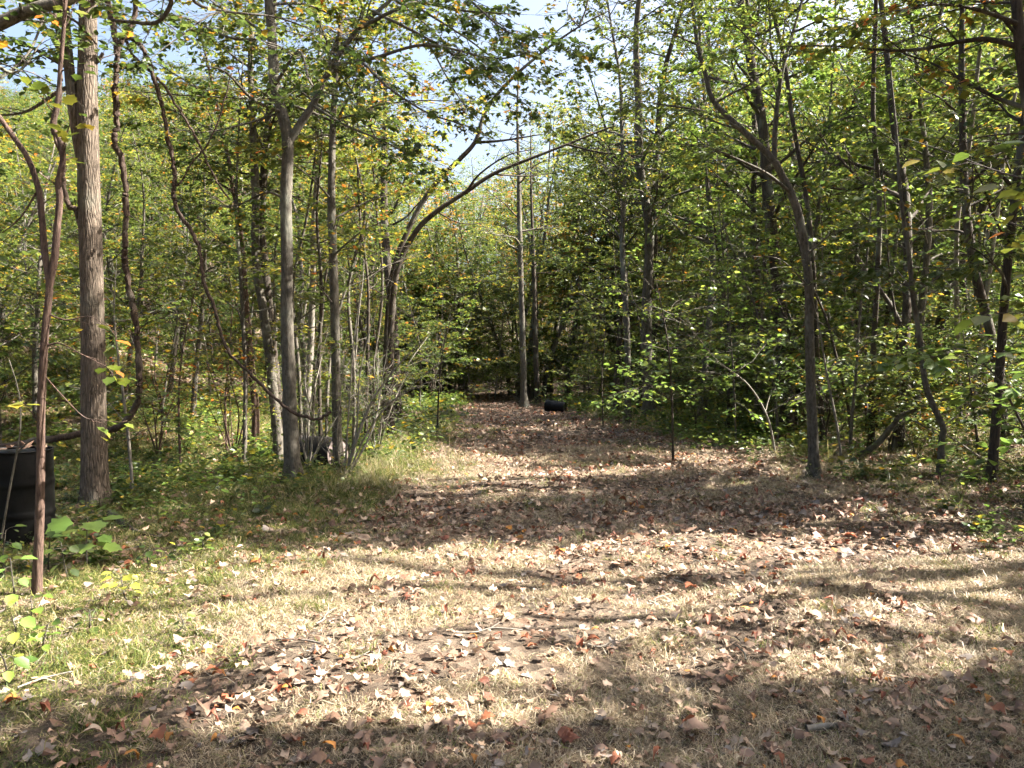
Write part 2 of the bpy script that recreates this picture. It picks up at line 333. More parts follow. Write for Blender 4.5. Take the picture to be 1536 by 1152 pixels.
# ------------------------------------------------------------------ tree growth
def grow_foliage(branches, rng, den2=5.0, len2=0.8, n3=5, len3=0.32, nleaf=8, leaf=0.09, flat=0.75, droop=0.12, t0=0.22, pet=0.05, sp=0.35):
    """side shoots, twigs and leaves for main branches [(poly, r0)], worked out for all of them at once"""
    A2 = []; D2 = []; L2 = []; R2 = []; ID = []
    for bi, (P, r0) in enumerate(branches):
        L = arc(P)[-1]; n = max(2, int(L * den2)); t = np.sort(rng.uniform(t0, 1.0, n)); t[-1] = 1.0
        pos, tan = at(P, t)
        side = nrm(np.cross(tan, np.array([0, 0, 1.0])) + rng.normal(0, .15, tan.shape)); sg = np.where(np.arange(n) % 2, 1, -1)[:, None]
        upv = rng.normal(0.06, 1 - flat, (n, 1)) * np.array([[0, 0, 1.0]])
        roll = rng.uniform(-1, 1, (n, 1)) * (1 - flat) * 2
        ang = rng.uniform(.55, 1.15, (n, 1))
        d = nrm(np.cos(ang) * tan + np.sin(ang) * sg * side + upv + roll * np.array([[0, 0, 1.0]])); d[-1] = tan[-1]
        A2.append(pos); D2.append(d); L2.append(len2 * (1.15 - .6 * t) * rng.uniform(.6, 1.3, n)); R2.append(np.maximum(r0 * .45 * (1.05 - .75 * t), .003)); ID.append(np.full(n, bi))
    A = np.vstack(A2); D = np.vstack(D2); L = np.concatenate(L2)[:, None]; R = np.concatenate(R2); ID = np.concatenate(ID)
    dn = np.array([[0, 0, -1.0]])
    M = A + D * L * .5 + rng.normal(0, .03, A.shape) * L; B = A + D * L + dn * droop * L + rng.normal(0, .05, A.shape) * L
    n = len(A)
    # twigs
    tt = rng.uniform(.2, 1, (n, n3)); tt[:, -1] = 1
    a3 = (np.where(tt[..., None] < .5, A[:, None] + (M - A)[:, None] * tt[..., None] * 2, M[:, None] + (B - M)[:, None] * (tt[..., None] * 2 - 1))).reshape(-1, 3)
    t2 = np.repeat(nrm(B - A), n3, 0); m = len(a3)
    sd = nrm(np.cross(t2, np.array([0, 0, 1.0])) + rng.normal(0, .1, t2.shape)); sg = np.where(rng.random((m, 1)) > .5, 1, -1)
    an = rng.uniform(.3, 1.1, (m, 1)); d3 = nrm(np.cos(an) * t2 + np.sin(an) * sg * sd + rng.normal(0, .5 * (1 - flat) + .06, t2.shape))
    l3 = len3 * rng.uniform(.5, 1.4, (m, 1)); b3 = a3 + d3 * l3 + dn * droop * l3; m3 = (a3 + b3) / 2 + rng.normal(0, .02, a3.shape)
    # leaves
    k = nleaf; lt = rng.uniform(.1, 1, (m, k)); lt[:, -1] = 1
    lp = (a3[:, None] + (b3 - a3)[:, None] * lt[..., None]).reshape(-1, 3)
    td = np.repeat(d3, k, 0); ls = nrm(np.cross(td, np.array([0, 0, 1.0]))); q = len(lp)
    sg = np.where(rng.random((q, 1)) > .5, 1, -1); an = rng.uniform(.3, 1.5, (q, 1))
    ld = nrm(np.cos(an) * td + np.sin(an) * sg * ls + dn * rng.uniform(0, .5, (q, 1)) + rng.normal(0, .12, td.shape))
    lp = lp + ld * pet * rng.uniform(.3, 1.2, (q, 1))
    ln = nrm(np.array([[0, 0, 1.0]]) + rng.normal(0, sp, td.shape))
    sz = leaf * rng.uniform(.55, 1.25, q)
    LB_ = np.repeat(np.repeat(ID, n3), k)
    bt = np.repeat(rng.normal(0, .17, m), k)
    ti = np.clip(rng.beta(2.2, 2.2, q) + bt, 0, 1)
    if q > 1500:      # leaves gather in clumps with gaps between them
        r2 = np.random.default_rng(int(rng.integers(1e6))); nz = 0
        for wl, am in ((.55, 1), (.55, 1), (.9, .9), (.9, .9), (1.6, .8), (2.6, .7)):
            kv = nrm(r2.normal(0, 1, (1, 3)))[0] * np.array([1, 1, 1.7]) * 6.28 / (wl * 2.2); nz = nz + am * np.sin(lp @ kv + r2.uniform(0, 6.28))
        kp = nz > -1.15 + rng.normal(0, .3, q); lp, ld, ln, sz, ti, LB_ = lp[kp], ld[kp], ln[kp], sz[kp], ti[kp], LB_[kp]
    return dict(LB=LB_, A=A, M=M, B=B, R=R, ID=ID, a3=a3, m3=m3, b3=b3, P=lp, D=ld, N=ln, S=sz, T=ti)

def auto_branches(trunk, radii, rng, t0, t1, n, blen, rise=0.35, top=0.35, az0=None):
    out = []; ts = np.sort(rng.uniform(t0, t1, n)); L = arc(trunk)[-1]; s = arc(trunk) / L
    az = rng.uniform(0, 6.28) if az0 is None else az0
    for i, t in enumerate(ts):
        pos, tan = at(trunk, t); az += 2.4 + rng.normal(0, .5)
        u = (t - t0) / max(t1 - t0, 1e-6); ln = blen * (1 - (1 - top) * u) * rng.uniform(.65, 1.2)
        d = np.array([math.cos(az), math.sin(az), rise * rng.uniform(.3, 1.6)]); d /= np.linalg.norm(d)
        P = [pos]; m = 6
        for j in range(m):
            d = d + rng.normal(0, .13, 3) + np.array([0, 0, .03 * (1 - j / 3)]); d /= np.linalg.norm(d); P.append(P[-1] + d * ln / m)
        r = float(np.interp(t, s, radii)) * rng.uniform(.3, .5); out.append((np.array(P), max(r, .006)))
    return out
def taper(n, pts): return np.interp(np.linspace(0, 1, n), [p[0] for p in pts], [p[1] for p in pts])

LEAF_OBJ_MESH = {}
def single_leaf_mesh(mat, tmpl_name, tmpl, tint):
    key = (mat.name, tmpl_name, tint)
    if key not in LEAF_OBJ_MESH:
        z = np.zeros((1, 3)); LEAF_OBJ_MESH[key] = leaf_mesh('leaf', z, np.array([[1.0, 0, 0]]), np.array([[0, 0, 1.0]]), np.ones(1), np.array([tint]), tmpl, mat)
    return LEAF_OBJ_MESH[key]
def leaf_parts(parent, base, fol, idx, mat, tmpl_name, tmpl):
    D = nrm(fol['D'][idx]); Sd = nrm(np.cross(fol['N'][idx], D)); N = np.cross(D, Sd)
    for j, i in enumerate(idx):
        o = obj('leaf', single_leaf_mesh(mat, tmpl_name, tmpl, round(float(fol['T'][i]) * 6) / 6), parent)
        s = fol['S'][i]; p = fol['P'][i] - base
        M = Matrix(((D[j][0], Sd[j][0], N[j][0], p[0]), (D[j][1], Sd[j][1], N[j][1], p[1]), (D[j][2], Sd[j][2], N[j][2], p[2]), (0, 0, 0, 1)))
        o.matrix_local = M @ Matrix.Diagonal((s, s, s, 1))

HERO_XY = []
def hero(name, label, d, pts, radii, bark, lmat, seed, limbs=(), auto=None, fol=None, tmpl=('simple', SIMPLE), nleaf_obj=40, cat='tree', group=None,
         dslope=0.0, sides=12, kn=.05, lobes=.8, ground=True, cull=None, extra=None):
    """a tree whose trunk follows pts (photo columns and rows at distance d, leaning dslope metres per metre of height)"""
    rng = np.random.default_rng(seed)
    def w(pp, dd=0.0):
        out = []
        for q in pp:
            D = d + dd + (q[2] if len(q) > 2 else 0.0); p = W(q[0], q[1], D); p = W(q[0], q[1], D + dslope * (p[2])); out.append(p)
        return np.array(out)
    T = w(pts)
    if ground:
        g = gh(T[0, 0], T[0, 1]); T[0, 2] = g - 0.04
    base = T[0].copy(); base[2] += 0.04
    HERO_XY.append((base[0], base[1]))
    root = empty(name, base, label, cat, group)
    C = catmull(T, 8); L = arc(C)[-1]; R = np.interp(arc(C) / L, [r[0] for r in radii], [r[1] * .88 for r in radii])
    tb = Tubes(); tb.tube(C, R, sides, kn, rng, lobes)
    obj('trunk', tb.mesh('trunk', bark, base), root)
    br = []
    for lp, r0, r1 in limbs:
        P = catmull(w(lp), 6); br.append((P, r0, r1))
    if auto:
        for P, r in auto_branches(C, R, rng, **auto): br.append((catmull(P, 2), r, .004))
    if not br: return root
    f = grow_foliage([(P, r0) for P, r0, _ in br], rng, **(fol or {})) if fol is not False else None
    for bi, (P, r0, r1) in enumerate(br):
        tb = Tubes(); tb.tube(P, np.linspace(r0, r1, len(P)), 7 if r0 > .02 else 5, kn * .7, rng)
        if f is not None:
            m = f['ID'] == bi; tb.twigs(f['A'][m], f['M'][m], f['B'][m], f['R'][m], f['R'][m] * .4)
        obj('branch', tb.mesh('branch', bark, base), root)
    if f is None: return root
    keep = shaded_keep(f['P'], rng)
    if cull is not None: keep &= cull(f, rng)
    tk = shaded_keep(f['m3'], rng); tb = Tubes(); r = np.full(int(tk.sum()), .0028); tb.twigs(f['a3'][tk], f['m3'][tk], f['b3'][tk], r, r * .5)
    obj('twigs', tb.mesh('twigs', bark, base), root, kind='stuff')
    for k in 'PDNST': f[k] = f[k][keep]
    px, py = proj(f['P']); near = f['P'][:, 1].copy(); near[(px < 5) | (px > 1530) | (py < 5)] = 1e6
    idx = np.argsort(near / f['S'])[:nleaf_obj]; idx = idx[near[idx] < 1e5]
    rest = np.ones(len(f['P']), bool); rest[idx] = False
    obj('crown', leaf_mesh('crown', f['P'][rest], f['D'][rest], f['N'][rest], f['S'][rest], f['T'][rest], MAPLE_LO if tmpl[0] == 'maple' else tmpl[1], lmat, base), root, kind='stuff')
    leaf_parts(root, base, f, idx, lmat, *tmpl)
    return root
MAP = ('maple', MAPLE); SIM = ('simple', SIMPLE); BRO = ('broad', BROAD)

# the trees of the clearing's edge ---------------------------------------------------------------
hero('old_tree', 'thick furrowed trunk lit on one side, vine hanging beside it, behind the upright drum', 9.6,
     [(143, 760), (141, 700), (140, 600), (140, 500), (138, 400), (136, 300), (134, 150), (136, 0), (137, -250), (142, -520)],
     [(0, .20), (.03, .168), (.2, .152), (.5, .128), (.75, .08), (1, .02)], BARK, GREEN, 11,
     limbs=[([(130, 255), (118, 190), (110, 130), (104, 60), (98, -40), (70, -250)], .085, .03), ([(140, 100), (152, 92), (158, 82)], .03, .02),
            ([(128, 345), (121, 325), (117, 312)], .06, .035),
            ([(134, 120), (90, 140), (40, 170), (-20, 175)], .03, .008)],
     auto=dict(t0=.55, t1=.98, n=14, blen=2.6), fol=dict(leaf=.11, len2=.9, nleaf=7), tmpl=MAP, sides=20, kn=.025, lobes=.35, nleaf_obj=30)
hero('young_tree', 'slender reddish trunk forking into two stems in front of the upright black drum', 5.8,
     [(52, 890), (57, 800), (60, 700), (62, 600), (68, 500), (75, 430), (69, 384), (65, 330), (60, 285), (45, 240), (22, 205), (-5, 168), (-60, 100)],
     [(0, .038), (.5, .030), (1, .016)], BARKR, GOLD, 12,
     limbs=[([(75, 430), (84, 384), (88, 340), (92, 300), (90, 275), (97, 240), (92, 210), (82, 190), (90, 150), (95, 95), (100, 40), (106, -40)], .028, .012),
            ([(66, 520), (90, 515), (120, 530), (150, 545)], .008, .002), ([(69, 470), (100, 480), (135, 475), (160, 490)], .008, .002),
            ([(64, 560), (90, 590), (125, 625), (150, 630)], .006, .002), ([(62, 640), (40, 610), (20, 590)], .006, .002),
            ([(60, 285), (30, 330), (-10, 360)], .008, .003)],
     fol=dict(leaf=.085, len2=.22, n3=2, len3=.10, nleaf=2, den2=5, t0=.35, flat=.93, sp=.2), tmpl=MAP, sides=10, kn=.05, lobes=.3, nleaf_obj=120)
hero('forked_tree', 'grey mottled trunk with a high fork leaning over the clearing', 11.7,
     [(440, 728), (436, 650), (433, 560), (431, 480), (431, 384), (430, 300), (433, 215), (424, 170), (414, 130), (410, 60), (405, 0), (398, -150), (410, -380)],
     [(0, .165), (.03, .125), (.2, .105), (.5, .09), (.75, .06), (1, .015)], BARKG, GREEN, 13,
     limbs=[([(433, 218), (452, 187), (470, 160), (500, 100), (540, 45), (590, 0), (660, -80)], .065, .02),
            ([(500, 100, 0), (560, 90, -.8), (640, 70, -1.5), (740, 90, -2), (800, 80, -2.4)], .03, .006),
            ([(540, 45, 0), (620, 10, -.6), (700, 20, -1), (780, 25, -1)], .03, .006),
            ([(424, 170, 0), (380, 150, -.6), (340, 110, -1.2), (300, 100, -1.6)], .03, .006),
            ([(414, 130, 0), (450, 80, -1), (470, 130, -1.8), (520, 150, -2.2)], .026, .006),
            ([(430, 300, 0), (400, 290, .5), (350, 310, 1), (300, 300, 1.5)], .022, .005),
            ([(560, 20, 0), (640, 60, -.4), (720, 110, -.6), (790, 160, -.8)], .026, .005), ([(520, 70, 0), (580, 130, -.8), (640, 170, -1.4), (700, 190, -1.8)], .024, .005),
            ([(470, 160, 0), (520, 190, -.6), (580, 215, -1), (640, 250, -1.4)], .022, .005), ([(590, 0, 0), (680, -10, -.8), (760, 50, -1.6), (830, 60, -2)], .024, .005),
            ([(410, 60, 0), (350, 60, .3), (280, 30, .6), (210, 20, .8)], .024, .005), ([(405, 10, 0), (460, 10, .5), (520, 30, 1), (600, 20, 1.4)], .024, .005),
            ([(640, 60, -.4), (690, 150, -.8), (740, 200, -1)], .014, .004), ([(620, 10, -.6), (700, 60, -.4), (770, 110, -.2), (830, 120, 0)], .018, .004), ([(590, 0, 0), (640, 40, 1), (690, 90, 2), (750, 150, 2.6)], .02, .004),
            ([(500, 100, 0), (530, 140, 1), (560, 200, 1.8), (590, 240, 2.2)], .02, .004), ([(424, 170, 0), (360, 190, -.4), (300, 200, -.8), (240, 190, -1)], .02, .004), ([(410, 60, 0), (340, 20, -.8), (270, 60, -1.4), (230, 90, -1.6)], .02, .004)],
     auto=dict(t0=.62, t1=.98, n=9, blen=2.4), fol=dict(leaf=.092, len2=.75, nleaf=8, den2=5, flat=.88), tmpl=MAP, sides=14, nleaf_obj=120)
hero('slim_tree', 'slim grey trunk bending upwards just behind the high-forked trunk', 14.3,
     [(420, 697), (413, 620), (405, 540), (396, 470), (388, 420), (384, 360), (385, 300), (381, 200), (378, 100), (380, 0), (372, -200)],
     [(0, .12), (.05, .1), (.5, .08), (1, .02)], BARKG, LIME, 14, auto=dict(t0=.5, t1=.98, n=20, blen=3.0), fol=dict(leaf=.10, flat=.85), nleaf_obj=40)
hero('dark_trunk_tree', 'dark trunk close behind the slim bending grey one', 15.2,
     [(432, 690), (416, 600), (405, 480), (398, 400), (393, 340), (398, 250), (410, 100), (420, -120)],
     [(0, .12), (.5, .085), (1, .02)], BARKD, GREEN, 15, auto=dict(t0=.5, t1=.98, n=15, blen=2.8), fol=dict(leaf=.10), nleaf_obj=30)
hero('thin_tree', 'thin trunk with a sunlit foot left of the trunk cluster', 16.3,
     [(382, 678), (383, 610), (376, 540), (370, 470), (365, 384), (357, 320), (346, 250), (326, 150), (300, 40)],
     [(0, .09), (.5, .065), (1, .02)], BARKR, LIME, 16, auto=dict(t0=.45, t1=.98, n=10, blen=2.4), fol=dict(leaf=.10, flat=.85), nleaf_obj=30)
hero('thin_tree', 'thin pale trunk rising behind the drum with the faded end', 17.3,
     [(458, 674), (461, 600), (466, 520), (470, 420), (472, 330), (478, 250), (480, 100), (490, -100)],
     [(0, .085), (.5, .07), (1, .02)], BARKP, GOLD, 17, auto=dict(t0=.5, t1=.98, n=18, blen=3.2), fol=dict(leaf=.10, flat=.85), nleaf_obj=30)
hero('straight_tree', 'straight grey trunk standing in front of the faded drum end', 13.0,
     [(507, 712), (505, 630), (504, 560), (503, 480), (500, 384), (498, 300), (500, 200), (505, 120), (512, 40), (522, -100)],
     [(0, .11), (.05, .09), (.5, .075), (1, .02)], BARKG, GOLD, 18,
     limbs=[([(500, 384, 0), (540, 350, -.6), (580, 330, -1)], .02, .004), ([(503, 460, 0), (470, 420, -.4), (440, 400, -.8)], .018, .004),
            ([(498, 300, 0), (470, 270, -.4), (430, 240, -.8), (400, 230, -1)], .02, .004), ([(500, 330, 0), (560, 300, .4), (620, 290, .8)], .02, .004)],
     auto=dict(t0=.62, t1=.98, n=18, blen=3.4), fol=dict(leaf=.092, flat=.88), tmpl=MAP, nleaf_obj=60)
hero('leaning_tree', 'dark trunk bowing low across the gap of sky above the path', 18.0,
     [(586, 652), (586, 560), (588, 470), (598, 400), (625, 347), (655, 318), (700, 288), (740, 262), (780, 245), (850, 218), (920, 190)],
     [(0, .11), (.1, .09), (.5, .068), (1, .02)], BARKD, GREEN, 19,
     limbs=[([(700, 288, 0), (720, 262, -.3), (760, 235, -.6), (800, 225, -1)], .03, .008), ([(740, 262, 0), (790, 265, .4), (850, 258, .8)], .025, .006),
            ([(850, 218, 0), (900, 230, -.5), (960, 235, -1)], .03, .008), ([(655, 318, 0), (690, 335, .3), (730, 335, .6)], .02, .005)],
     fol=dict(leaf=.095, nleaf=5, n3=4, t0=.4), nleaf_obj=30)
hero('leaning_tree', 'dark trunk slanting up through the gap of sky, bare twigs at its tip', 19.0,
     [(577, 645), (580, 520), (590, 410), (620, 330), (655, 275), (690, 240), (714, 212), (728, 170), (758, 130), (812, 82), (868, 43), (915, 18)],
     [(0, .11), (.1, .09), (.5, .068), (.8, .042), (1, .013)], BARKD, GREEN, 20,
     limbs=[([(714, 215, 0), (755, 212, -.3), (812, 203, -.6)], .04, .012), ([(868, 43, 0), (880, 10, 0), (884, -30, 0)], .025, .006),
            ([(868, 43, 0), (850, 20, .2), (862, -15, .3)], .02, .005), ([(812, 82, 0), (835, 50, -.3), (870, 25, -.4)], .025, .006)],
     fol=dict(leaf=.09, nleaf=1, n3=2, t0=.5, len2=.6), nleaf_obj=10)
hero('dark_trunk_tree', 'thick dark trunk in the shade at the left edge of the path', 24.0,
     [(593, 648), (594, 580), (590, 480), (580, 380), (576, 280), (578, 180), (580, 40)],
     [(0, .2), (.1, .16), (.6, .12), (1, .03)], BARKD, GOLD, 21, auto=dict(t0=.35, t1=.98, n=12, blen=2.6), fol=dict(leaf=.11, nleaf=4), nleaf_obj=10)
hero('path_tree', 'straight grey trunk standing alone at the far end of the path', 37.0,
     [(786, 614), (785, 560), (783, 480), (781, 400), (779, 330), (778, 250), (776, 170), (779, 90)],
     [(0, .22), (.05, .17), (.6, .12), (1, .03)], BARKG, LIME, 22, auto=dict(t0=.45, t1=.98, n=12, blen=3), fol=dict(leaf=.14, nleaf=3), nleaf_obj=0)
hero('dark_trunk_tree', 'thin dark trunk just right of the lone grey trunk on the path', 41.0,
     [(806, 604), (804, 540), (802, 460), (800, 380), (797, 300), (796, 200)], [(0, .17), (.6, .1), (1, .03)], BARKD, GREEN, 23,
     auto=dict(t0=.45, t1=.98, n=10, blen=3), fol=dict(leaf=.14, nleaf=3), nleaf_obj=0)
hero('twin_stem_tree', 'slender trunk on the right forking into two curved stems', 12.4,
     [(1222, 717), (1220, 650), (1216, 580), (1214, 500), (1213, 430), (1208, 384), (1198, 330), (1185, 290), (1172, 265), (1160, 243), (1140, 222), (1110, 195), (1085, 172), (1066, 148), (1057, 115), (1045, 70), (1035, 0), (1020, -110)],
     [(0, .12), (.04, .09), (.4, .075), (.7, .045), (1, .012)], BARKG, LIME, 24,
     limbs=[([(1160, 245), (1162, 185), (1171, 112), (1187, 52), (1201, 0), (1215, -90)], .045, .012), ([(1168, 120), (1155, 80), (1152, 20), (1145, -60)], .025, .008),
            ([(1185, 290, 0), (1150, 262, -.3), (1105, 240, -.6), (1060, 222, -.8), (1010, 217, -1)], .028, .006),
            ([(1110, 195, 0), (1060, 170, -.4), (1000, 160, -.8), (940, 150, -1)], .022, .005), ([(1208, 384, 0), (1250, 350, -.5), (1300, 340, -.9)], .016, .004),
            ([(1213, 430, 0), (1170, 390, -.6), (1120, 385, -1.1)], .016, .004), ([(1045, 70, 0), (990, 50, -.5), (930, 60, -.9)], .018, .004),
            ([(1187, 52, 0), (1240, 30, -.5), (1300, 40, -1)], .02, .004), ([(1171, 112, 0), (1120, 60, -.6), (1080, 20, -1)], .02, .004)],
     auto=dict(t0=.6, t1=.98, n=7, blen=2.0), fol=dict(leaf=.085, len2=.65, flat=.85), nleaf_obj=120)
hero('crooked_sapling', 'thin crooked trunk with a knee bend near its foot', 12.0,
     [(1412, 722), (1413, 665), (1415, 642), (1401, 610), (1388, 575), (1378, 500), (1368, 440), (1362, 384), (1350, 300), (1342, 200), (1330, 80)],
     [(0, .055), (.5, .038), (1, .012)], BARKG, GREEN, 25,
     limbs=[([(1415, 640, 0), (1440, 620, .3), (1460, 600, .6)], .012, .003)],
     auto=dict(t0=.4, t1=.98, n=14, blen=1.5), fol=dict(leaf=.10, len2=.5, flat=.85), tmpl=BRO, nleaf_obj=100)
hero('mossy_tree', 'leaning dark trunk near the right edge, foot beside a sunlit patch', 14.8,
     [(1510, 692), (1504, 640), (1500, 590), (1494, 540), (1478, 470), (1460, 400), (1446, 300), (1440, 150), (1440, 0), (1450, -200)],
     [(0, .14), (.06, .1), (.5, .08), (1, .02)], BARKD, GREEN, 26, auto=dict(t0=.35, t1=.98, n=16, blen=2.4), fol=dict(leaf=.11, flat=.85), tmpl=BRO, nleaf_obj=60)
hero('edge_tree', 'dark trunk at the upper right edge sending long limbs leftwards', 9.0,
     [(1640, 775), (1615, 600), (1585, 400), (1555, 250), (1534, 120), (1522, 30), (1512, -100), (1500, -350)],
     [(0, .15), (.05, .12), (.5, .09), (1, .02)], BARKD, GOLD, 27,
     limbs=[([(1530, 75, 0), (1480, 62, .1), (1440, 65, .2), (1380, 76, .3), (1330, 78, .4), (1250, 72, .6), (1180, 72, .8)], .035, .006),
            ([(1540, 165, 0), (1495, 150, .2), (1450, 128, .4), (1400, 100, .6), (1350, 82, .8)], .028, .008),
            ([(1524, 40, 0), (1470, 20, -.3), (1410, 10, -.6), (1340, 20, -.9)], .03, .006), ([(1540, 200, 0), (1500, 230, -.4), (1460, 240, -.6)], .018, .004),
            ([(1515, -60, 0), (1440, -70, .2), (1350, -60, .4), (1240, -40, .6)], .035, .006)],
     auto=dict(t0=.6, t1=.98, n=7, blen=2.2), fol=dict(leaf=.095, flat=.88), tmpl=MAP, nleaf_obj=110)
hero('limb_tree', 'tree beyond the left edge reaching one thick pale limb into the top corner', 7.5,
     [(-420, 830), (-400, 600), (-370, 400), (-330, 200), (-300, 0), (-300, -300)], [(0, .2), (.1, .15), (.6, .12), (1, .03)], BARKG, GREEN, 28,
     limbs=[([(-345, 260), (-200, 130), (-80, 75), (0, 40), (50, 18), (110, 2), (200, -40), (300, -110)], .085, .035),
            ([(-10, 45, 0), (-10, 90, .4), (30, 110, .8), (70, 60, 1.2)], .03, .006), ([(-60, 130, 0.5), (0, 120, .8), (45, 85, 1.1), (70, 30, 1.4)], .025, .01),
            ([(180, -32, 0), (238, -5, .3), (260, 5, .5), (240, 36, .6), (200, 36, .7), (170, 33, .7)], .03, .015),
            ([(270, -90, 0), (290, 0, .3), (340, 20, .6), (420, 30, 1), (500, 60, 1.4)], .02, .006)],
     fol=dict(leaf=.085, len2=.65, nleaf=6, flat=.85), tmpl=BRO, nleaf_obj=60)

# two hanging vines -------------------------------------------------------------------------------
def tube_thing(name, label, cat, parts, mat, d, sides=8, kn=.08, group=None, seed=1):
    rng = np.random.default_rng(seed); first = None
    for i, (pn, pts, r0, r1) in enumerate(parts):
        P = catmull(np.array([W(q[0], q[1], d + (q[2] if len(q) > 2 else 0)) for q in pts]), 6)
        if first is None: base = P[np.argmin(P[:, 2])].copy(); first = empty(name, base, label, cat, group)
        P = P + rng.normal(0, .006, P.shape); rad = np.linspace(r0, r1, len(P)) * (1 + .06 * np.sin(arc(P) * 9 + rng.random() * 6) + np.where(rng.random(len(P)) > .95, .22, 0) + rng.normal(0, .04, len(P)))
        tb = Tubes(); tb.tube(catmull(P, 2), np.interp(np.linspace(0, 1, 2 * len(P) - 1), np.linspace(0, 1, len(P)), rad), sides, kn, rng); obj(pn, tb.mesh(pn, mat, base), first)
    return first
tube_thing('hanging_vine', 'thick brown vine hanging in a long curve behind the thickest trunk', 'vine',
     [('stem', [(-60, 675), (20, 668), (60, 660), (90, 657), (125, 650, .1), (155, 648, .15), (182, 637), (200, 615), (208, 590), (209, 550), (205, 490), (196, 440), (189, 400), (188, 384), (190, 340), (190, 290), (185, 240), (174, 217), (178, 190), (176, 150), (178, 110), (178, 72), (170, 30), (163, -10), (150, -120)], .042, .034),
      ('side_stem', [(179, 78), (190, 55), (201, 40), (207, 10), (206, -60)], .035, .03)], VINEB, 10.1, 10, .09, seed=5)
tube_thing('hanging_vine', 'thinner grey vine sagging from the thick vine towards the trunk cluster', 'vine',
     [('stem', [(181, 74), (190, 62), (205, 63), (222, 85), (236, 125), (245, 160), (255, 210), (262, 250), (264, 275), (262, 295), (270, 322), (290, 350), (302, 384), (307, 425), (323, 465), (331, 498), (345, 530), (375, 560), (402, 587), (430, 612), (455, 625), (480, 628), (496, 617)], .030, .019),
      ('side_stem', [(192, 64), (200, 82), (222, 105), (248, 130), (270, 165), (300, 215), (320, 260), (345, 300)], .02, .012),
      ('side_stem', [(262, 285), (275, 270), (290, 245), (310, 222), (330, 180), (350, 110)], .014, .008)], VINEB, 10.4, 8, .1, seed=6)
tube_thing('hanging_vine', 'dark looped vine pressed against the upper part of the thickest trunk', 'vine',
     [('stem', [(118, 313), (108, 311), (101, 295), (97, 262), (97, 240), (85, 205), (84, 190), (92, 150), (94, 95), (90, 50), (80, -20)], .03, .022)], VINEB, 9.35, 8, .1, seed=7)

# ------------------------------------------------------------------ drums
def revolve(profile, n=40):
    pr = np.array(profile); a = np.arange(n) * 2 * math.pi / n
    V = np.stack([pr[:, 0][:, None] * np.cos(a), pr[:, 0][:, None] * np.sin(a), np.repeat(pr[:, 1][:, None], n, 1)], -1).reshape(-1, 3)
    i = np.arange(len(pr) - 1)[:, None] * n; j = np.arange(n)[None]; k = (j + 1) % n
    return V, np.stack([i + j, i + k, i + n + k, i + n + j], -1).reshape(-1, 4)
def drum(name, label, loc, rot, R, H, mbody, mlid, dents=0.0, seed=3):
    root = empty(name, loc, label, 'drum'); root.rotation_euler = rot
    rng = np.random.default_rng(seed)
    pr = [(R * .97, 0.012)]
    for z in np.linspace(.015, H - .015, 34):
        hoop = sum(.013 * math.exp(-((z - c * H) / .014) ** 2) for c in (.345, .655))
        corr = .0025 * math.sin(z * 120) if (z < .3 * H or z > .7 * H) else 0
        pr.append((R - .008 + hoop + corr, z))
    pr.append((R * .97, H - .012))
    V, f = revolve(pr, 48)
    if dents:
        a = np.arctan2(V[:, 1], V[:, 0]); q = dents * (np.sin(2 * a + 7 * V[:, 2]) * .5 + np.sin(3 * a - 11 * V[:, 2] + 1) * .5)
        V[:, :2] *= (1 + q)[:, None]
    obj('body', make_mesh('drum_body', V, [f], smooth=True, mats=[mbody]), root)
    for nm, z, zz in (('lid', H - .022, 1), ('bottom', .022, -1)):
        V, f = revolve([(0.0005, z), (R * .5, z + .004 * zz), (R * .9, z), (R * .955, z)], 48)
        l = obj(nm, make_mesh('drum_' + nm, V, [f], mats=[mlid]), root)
        if nm == 'lid':
            for rr, aa, sz in ((.6, .4, .032), (.62, 3.4, .018)):
                V, f = revolve([(sz, z), (sz, z + .014), (sz * .8, z + .018), (.0005, z + .018)], 16); V = V + np.array([rr * R * math.cos(aa), rr * R * math.sin(aa), 0.003])
                obj('bung', make_mesh('drum_bung', V, [f], mats=[mbody]), l)
        t = np.linspace(0, 2 * math.pi, 9)[:-1]
        V, f = revolve([(R * .957 + .008 * math.cos(x), z + .016 * zz + .010 * math.sin(x)) for x in np.append(t, t[0])], 48)
        obj('rim', make_mesh('drum_rim', V, [f], smooth=True, mats=[mbody]), root)
    return root
p = G(30, 7.5)
drum('upright_drum', 'black ribbed steel drum standing upright behind the slender reddish trunk', (p[0], p[1], p[2] - .02), (.02, -.015, .6), .29, .89, DRUMB, DRUMB, .008)
def lying(name, label, px, d, ax, R, H, mb, ml, tilt=0.0, z=None, dents=.015, seed=4):
    p = G(px, d); a = Vector((ax[0], ax[1], tilt)).normalized(); q = a.to_track_quat('Z', 'X')
    loc = Vector((p[0], p[1], p[2] + R - .04)) - a * (H / 2)
    return drum(name, label, loc, q.to_euler(), R, H, mb, ml, dents, seed)
lying('fallen_drum', 'weathered drum on its side among trunks, faded pinkish end showing', 479, 13.9, (.86, -.5), .29, .88, DRUMR, DRUME)
lying('fallen_drum', 'small black drum lying at the far end of the path', 833, 33.0, (.93, -.36), .25, .80, PLASTIC, PLASTIC, tilt=-.12, dents=.03, seed=9)

